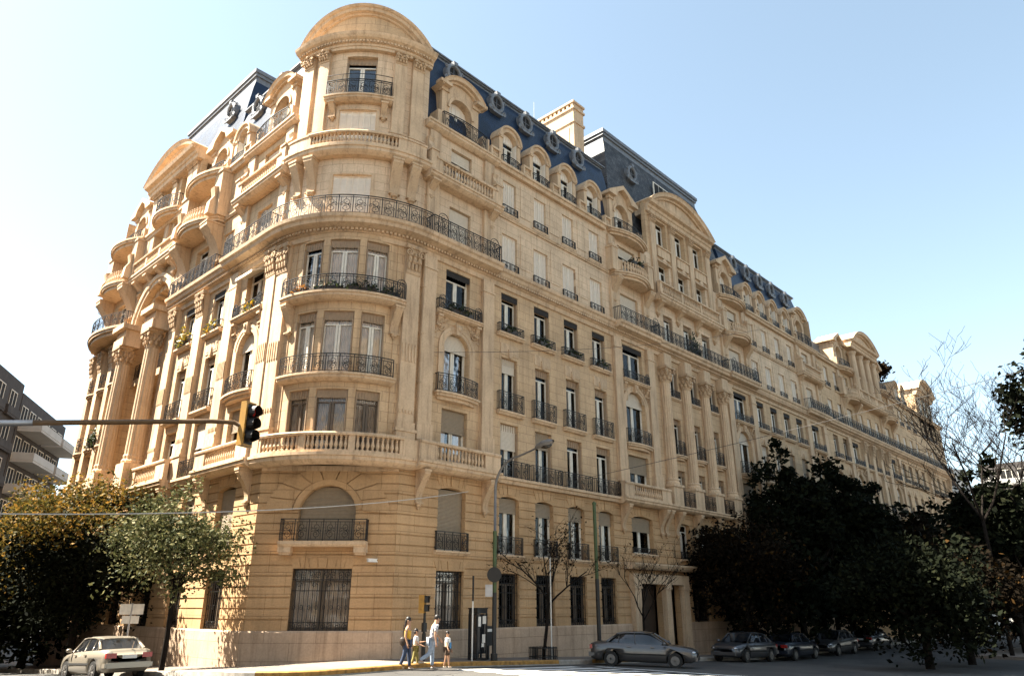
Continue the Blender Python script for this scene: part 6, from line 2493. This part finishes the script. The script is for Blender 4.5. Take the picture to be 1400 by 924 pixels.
def bare(label, u, v, h, seed, tr, lean=(0, 0), leaves=0, spread=.5, leafm='leaf_rust', lev=4, reach=.42, th=.35, group=None, rmin=.012):
    rnd = random.Random(seed)
    t = thing('bare_tree', label, 'tree', (u, v, walk_z(u, v)), group=group)
    mb = MB()
    tips = []
    def limb(p, d, L, r, lv):
        pts = [p]
        q, dd = p, d
        for i in range(4):
            dd = (dd + Vector((rnd.gauss(0, .12), rnd.gauss(0, .12), .06 + rnd.gauss(0, .08)))).normalized()
            q = q + dd * L / 4
            pts.append(q)
            if lv >= 2:
                tips.append(q)
        mb.tube([tuple(x) for x in pts], r, 6 if lv < 2 else 4, r1=max(rmin * .8, r * .45))
        if lv >= lev:
            return
        for i in range(rnd.choice((3, 4))):
            f = pts[rnd.choice((1, 2, 3, 4))]
            az = rnd.uniform(0, 2 * pi)
            nd_ = (dd + Vector((cos(az), sin(az), rnd.uniform(-.15, .35))) * spread * 1.3).normalized()
            limb(f, nd_, L * rnd.uniform(.5, .72), max(rmin, r * .5), lv + 1)
    zt = h * th
    mb.tube([(0, 0, -.1), (lean[0] * .2, lean[1] * .2, zt * .5), (lean[0] * .3, lean[1] * .3, zt)], tr, 8, r1=tr * .8)
    for i in range(4):
        az = 2 * pi * (i + rnd.random() * .5) / 4
        limb(Vector((lean[0] * .3, lean[1] * .3, zt - .1 * i)), (Vector((cos(az) * spread, sin(az) * spread, 1)) + Vector((lean[0], lean[1], 0)) * .12).normalized(), h * reach, tr * .6, 1)
    link('trunk', mb.mesh('trunk', 'bark'), t)
    if leaves:
        cb = MB()
        for i in range(leaves):
            p = rnd.choice(tips) + Vector((rnd.gauss(0, .12), rnd.gauss(0, .12), rnd.gauss(0, .12)))
            leaf_quad(cb, p, rnd, .055)
        link('leaves', cb.mesh('leaves', leafm), t)
bare('leafless sapling with a few brown leaves inside the iron guard', 10.1, -2.0, 5.9, 41, .075, (.9, -.3), 700, .7, reach=.36, th=.40, lev=4, rmin=.006)
bare('thin bare sapling in front of the entrance columns', 17.0, -2.3, 5.4, 42, .06, (.2, 0), 160, .55, reach=.36, rmin=.006)
bare('large bare tree spreading fine branches against the sky at right', 39.0, -12.9, 18.6, 43, .13, (0, 0), 90, .7, lev=5, reach=.30, th=.42)
bare('second bare tree at the right edge of the picture', 46.0, -12.6, 19.5, 44, .13, (0, 0), 80, .6, lev=5, reach=.32)
# shrub on the roof terrace
tree('roof_shrub', 'pale brown shrub growing on the far roof terrace', 74.0, 1.6, 3.2, 1.9, .3, 'leaf_rust', 2500, 61, .08, z=24.4 + 1.6, size=.2, cat='shrub')

# roof aerial
mb = MB()
mb.tube([(0, 0, 0), (0, 0, 3.6)], .022, 5, r1=.01)
for a in (0, 2.1, 4.2):
    mb.tube([(0, 0, 1.4), (1.1 * cos(a), 1.1 * sin(a), 0)], .008, 3)
thing('roof_aerial', 'thin mast aerial with stay wires on the blue slate roof', 'aerial', (15.7, 3.0, 29.6), me=mb.mesh('roof_aerial', 'lamp_grey'))

# ------------------------------------------------------------------ people
def skin_mesh(name, verts, edges, mat, sub_=1, root=0):
    me = bpy.data.meshes.new(name + '_cage')
    me.from_pydata([v[:3] for v in verts], edges, [])
    o = bpy.data.objects.new(name + '_cage', me)
    COL.objects.link(o)
    o.modifiers.new('skin', 'SKIN')
    for i, v in enumerate(verts):
        sv = me.skin_vertices[0].data[i]
        r = v[3]
        sv.radius = (r, v[4] if len(v) > 4 else r)
        sv.use_root = (i == root)
    s_ = o.modifiers.new('sub', 'SUBSURF')
    s_.levels = sub_
    s_.render_levels = sub_
    dg = bpy.context.evaluated_depsgraph_get()
    out = bpy.data.meshes.new_from_object(o.evaluated_get(dg))
    out.name = name
    bpy.data.objects.remove(o)
    out.materials.clear()
    out.materials.append(M[mat] if isinstance(mat, str) else mat)
    out.polygons.foreach_set('use_smooth', [True] * len(out.polygons))
    return out
M['skin'] = plain('skin', (0.36, 0.20, 0.12), 0.6, var=.05)
M['hair'] = plain('dark_hair', (0.014, 0.010, 0.008), 0.5)
M['denim'] = plain('pale_denim', (0.26, 0.31, 0.38), 0.85, var=.15, scale=12)
M['denim_dark'] = plain('dark_denim', (0.03, 0.045, 0.085), 0.85, var=.2, scale=12)
M['yellow_top'] = plain('yellow_cotton', (0.58, 0.33, 0.03), 0.85)
M['white_cotton'] = plain('white_cotton', (0.62, 0.60, 0.57), 0.85, var=.05)
M['khaki'] = plain('khaki_cotton', (0.20, 0.17, 0.05), 0.85)
M['brown_cotton'] = plain('brown_cotton', (0.07, 0.045, 0.03), 0.85)
M['blue_print'] = plain('blue_print', (0.05, 0.16, 0.30), 0.85)
M['leather'] = plain('dark_leather', (0.03, 0.02, 0.014), 0.5)
M['shoe'] = plain('pale_shoe', (0.42, 0.36, 0.29), 0.6)
def plaid_mat():
    m, t, b = new_mat('plaid_shirt')
    tc = nd(t, 'ShaderNodeTexCoord')
    ck = nd(t, 'ShaderNodeTexChecker')
    ck.inputs['Scale'].default_value = 17
    ck.inputs['Color1'].default_value = (0.55, 0.53, 0.50, 1)
    ck.inputs['Color2'].default_value = (0.16, 0.17, 0.22, 1)
    t.links.new(tc.outputs['Object'], ck.inputs['Vector'])
    t.links.new(ck.outputs['Color'], b.inputs['Base Color'])
    b.inputs['Roughness'].default_value = .85
    return m
M['plaid'] = plaid_mat()

def person(label, u, v, H, rz, legs, arms, top, bottom, lean=0.0, slim=1.0, hair='short', shorts=False, sleeve=True, head_pitch=0.0, shoe='shoe', cap=None, group=None):
    """x forward, y left. legs: (thigh, shin) swing angles per side; arms: (upper fwd, fore fwd, out) per side"""
    t = thing('person', label, 'person', (u, v, road_z(u, v) + .012 * H), rz, group=group)
    L = {}
    hipz = .515 * H
    def fw(a, l):
        return Vector((sin(a) * l, 0, -cos(a) * l))
    pel = Vector((0, 0, hipz + .02 * H))
    up = Vector((sin(lean), 0, cos(lean)))
    waist = pel + up * .09 * H
    chest = pel + up * .215 * H
    neck = pel + up * .305 * H
    hd = neck + Vector((sin(lean + head_pitch), 0, cos(lean + head_pitch))) * .085 * H
    V = [tuple(pel) + (.088 * H * slim, .075 * H), tuple(waist) + (.080 * H * slim, .062 * H), tuple(chest) + (.098 * H * slim, .070 * H), tuple(neck) + (.034 * H, .034 * H), tuple(hd) + (.052 * H, .060 * H), tuple(hd + up * .045 * H) + (.048 * H, .055 * H)]
    E = [(0, 1), (1, 2), (2, 3), (3, 4), (4, 5)]
    J = {}
    lowest = 1e9
    for k, s_ in enumerate((1, -1)):
        hip = pel + Vector((0, s_ * .048 * H, -.02 * H))
        a, b = legs[k]
        knee = hip + fw(a, .245 * H)
        ank = knee + fw(b, .235 * H)
        toe = ank + Vector((.085 * H, 0, -.022 * H + .05 * H * min(0, b) * 0))
        J['leg', k] = (hip, knee, ank, toe)
        lowest = min(lowest, ank.z)
        i = len(V)
        V += [tuple(hip) + (.060 * H,), tuple(knee) + (.038 * H,), tuple(ank) + (.024 * H,), tuple(toe) + (.020 * H,)]
        E += [(0, i), (i, i + 1), (i + 1, i + 2), (i + 2, i + 3)]
        sh = chest + up * .055 * H + Vector((0, s_ * .115 * H * slim, 0))
        a, b, out = arms[k]
        el = sh + Vector((sin(a) * .165 * H, s_ * out * .165 * H, -cos(a) * .165 * H))
        wr = el + Vector((sin(b) * .145 * H, s_ * out * .12 * H, -cos(b) * .145 * H))
        dirn = (wr - el).normalized()
        hand = wr + dirn * .045 * H
        J['arm', k] = (sh, el, wr, hand)
        i = len(V)
        V += [tuple(sh) + (.036 * H,), tuple(el) + (.026 * H,), tuple(wr) + (.017 * H,), tuple(hand) + (.020 * H, .013 * H)]
        E += [(2, i), (i, i + 1), (i + 1, i + 2), (i + 2, i + 3)]
        hi = i + 3
        side = Vector((1, 0, 0))
        for f in range(4):
            off = side * (.018 * H) * (1 - f * .66)
            p1 = hand + off + dirn * .028 * H
            p2 = p1 + dirn * (.026 - .003 * abs(f - 1)) * H - Vector((0, s_ * .006 * H, 0))
            j = len(V)
            V += [tuple(p1) + (.0055 * H,), tuple(p2) + (.0045 * H,)]
            E += [(hi, j), (j, j + 1)]
        j = len(V)
        p1 = wr + dirn * .022 * H + side * .026 * H
        p2 = p1 + dirn * .026 * H + side * .008 * H
        V += [tuple(p1) + (.007 * H,), tuple(p2) + (.0055 * H,)]
        E += [(i + 2, j), (j, j + 1)]
    drop = lowest - .045 * H
    V = [(x[0], x[1], x[2] - drop) + tuple(x[3:]) for x in V]
    dz = Vector((0, 0, drop))
    link('body', skin_mesh('body', V, E, 'skin'), t)
    nv = lambda p: tuple(Vector(p) - dz)
    # clothes: closed skins a little wider than the body
    hem = J['leg', 0][0].lerp(J['leg', 1][0], .5)
    V2 = [nv(pel - up * .015 * H) + (.100 * H * slim, .086 * H), nv(waist) + (.092 * H * slim, .074 * H), nv(chest) + (.108 * H * slim, .080 * H), nv(chest + up * .065 * H) + (.070 * H, .055 * H)]
    E2 = [(0, 1), (1, 2), (2, 3)]
    for k in range(2):
        sh, el, wr, hand = J['arm', k]
        i = len(V2)
        V2 += [nv(sh) + (.045 * H,)]
        E2 += [(2, i)]
        if sleeve:
            V2 += [nv(sh.lerp(el, .75)) + (.040 * H,)]
            E2 += [(i, i + 1)]
    link('shirt', skin_mesh('shirt', V2, E2, top), t)
    V3 = [nv(pel - up * .01 * H) + (.096 * H * slim, .082 * H)]
    E3 = []
    for k in range(2):
        hip, knee, ank, toe = J['leg', k]
        i = len(V3)
        V3 += [nv(hip) + (.067 * H,), nv(hip.lerp(knee, .85) if shorts else knee) + (.048 * H,)]
        E3 += [(0, i), (i, i + 1)]
        if not shorts:
            V3 += [nv(ank + Vector((0, 0, .012 * H))) + (.037 * H,)]
            E3 += [(i + 1, i + 2)]
    link('trousers', skin_mesh('trousers', V3, E3, bottom), t)
    for k in range(2):
        hip, knee, ank, toe = J['leg', k]
        Vs = [nv(ank + Vector((-.03 * H, 0, -.022 * H))) + (.022 * H,), nv(ank + Vector((.03 * H, 0, -.024 * H))) + (.025 * H, .022 * H), nv(toe + Vector((.012 * H, 0, -.002 * H))) + (.020 * H, .018 * H)]
        link('shoe', skin_mesh('shoe', Vs, [(0, 1), (1, 2)], shoe), t)
    # head: hair cap, nose, eyes, ears
    c = Vector(nv(hd + up * .03 * H))
    hb = MB()
    hb.ball((c.x - .012 * H, c.y, c.z + .022 * H), .060 * H, .056 * H, .062 * H, 12, 8)
    if hair == 'long':
        for q in range(6):
            hb.ball((c.x - .045 * H - .004 * q * H, c.y, c.z - .028 * H * q), .036 * H, (.054 - .004 * q) * H, .04 * H, 10, 6)
    if hair == 'bob':
        hb.ball((c.x - .03 * H, c.y, c.z - .02 * H), .045 * H, .062 * H, .055 * H, 10, 6)
    link('hair', hb.mesh('hair', 'hair', True), t)
    fb = MB()
    fb.ball((c.x + .058 * H, c.y, c.z - .015 * H), .014 * H, .009 * H, .016 * H, 6, 4)
    for s_ in (-1, 1):
        fb.ball((c.x + .0, c.y + s_ * .054 * H, c.z - .01 * H), .014 * H, .007 * H, .02 * H, 6, 4)
    link('face', fb.mesh('face', 'skin', True), t)
    eb = MB()
    for s_ in (-1, 1):
        eb.ball((c.x + .048 * H, c.y + s_ * .02 * H, c.z + .002 * H), .006 * H, .008 * H, .005 * H, 6, 4)
    eb.ball((c.x + .05 * H, c.y, c.z - .038 * H), .006 * H, .016 * H, .004 * H, 6, 4)
    link('eyes_and_mouth', eb.mesh('eyes_and_mouth', 'leather', True), t)
    return t, c, J, drop
FACE = radians(-28)
PGp = None
# man, stepping out, holding the boy's hand
t_m, c_, J_, d_ = person('man in a checked shirt and pale jeans leading a boy by the hand', 3.08, -3.22, 1.64, FACE, [(radians(4), radians(2)), (radians(-14), radians(-58))], [(radians(25), radians(38), .25), (radians(-8), radians(8), .12)], 'plaid', 'denim', lean=radians(10), slim=1.05, head_pitch=radians(18))
# woman in front of him
t_w, c_w, J_w, d_w = person('woman with long dark hair in a yellow top and dark jeans', 2.42, -2.72, 1.56, radians(-55), [(radians(10), radians(4)), (radians(-9), radians(-22))], [(radians(6), radians(14), .1), (radians(-6), radians(20), .12)], 'yellow_top', 'denim_dark', lean=radians(2), slim=.9, hair='long', sleeve=False)
mb = MB(); mb.ball((0, 0, 0), .12, .07, .15, 10, 6); mb.tube([(0, 0, .12), (.02, -.04, .35), (.06, -.16, .52)], .012, 5)
b_ = thing('shoulder_bag', 'small dark bag hanging from the shoulder of the woman in yellow', 'bag', (2.42 - .17, -2.72 + .02, road_z(2.4, -2.7) + .88), radians(-55), me=mb.mesh('shoulder_bag', 'leather'))
# girl beyond the woman
person('girl in a white top and khaki trousers beside the woman in yellow', 2.98, -2.5, 1.2, radians(-40), [(radians(12), radians(6)), (radians(-10), radians(-20))], [(radians(20), radians(100), .2), (radians(10), radians(70), .2)], 'white_cotton', 'khaki', slim=.9, hair='bob')
# boy
t_b, c_b, J_b, d_b = person('boy in a white T-shirt with a blue print and brown shorts', 3.92, -3.05, 1.12, radians(-62), [(radians(8), radians(2)), (radians(-6), radians(-14))], [(radians(6), radians(14), .25), (radians(18), radians(26), .5)], 'white_cotton', 'brown_cotton', slim=1.05, shorts=True)
mb = MB(); mb.plate([(-.09, -.09), (.09, -.09), (.09, .10), (-.09, .10)], -.006, .006)
p_ = link('shirt_print', mb.mesh('shirt_print', 'blue_print'), t_b, (.102, 0, .70), pi / 2)
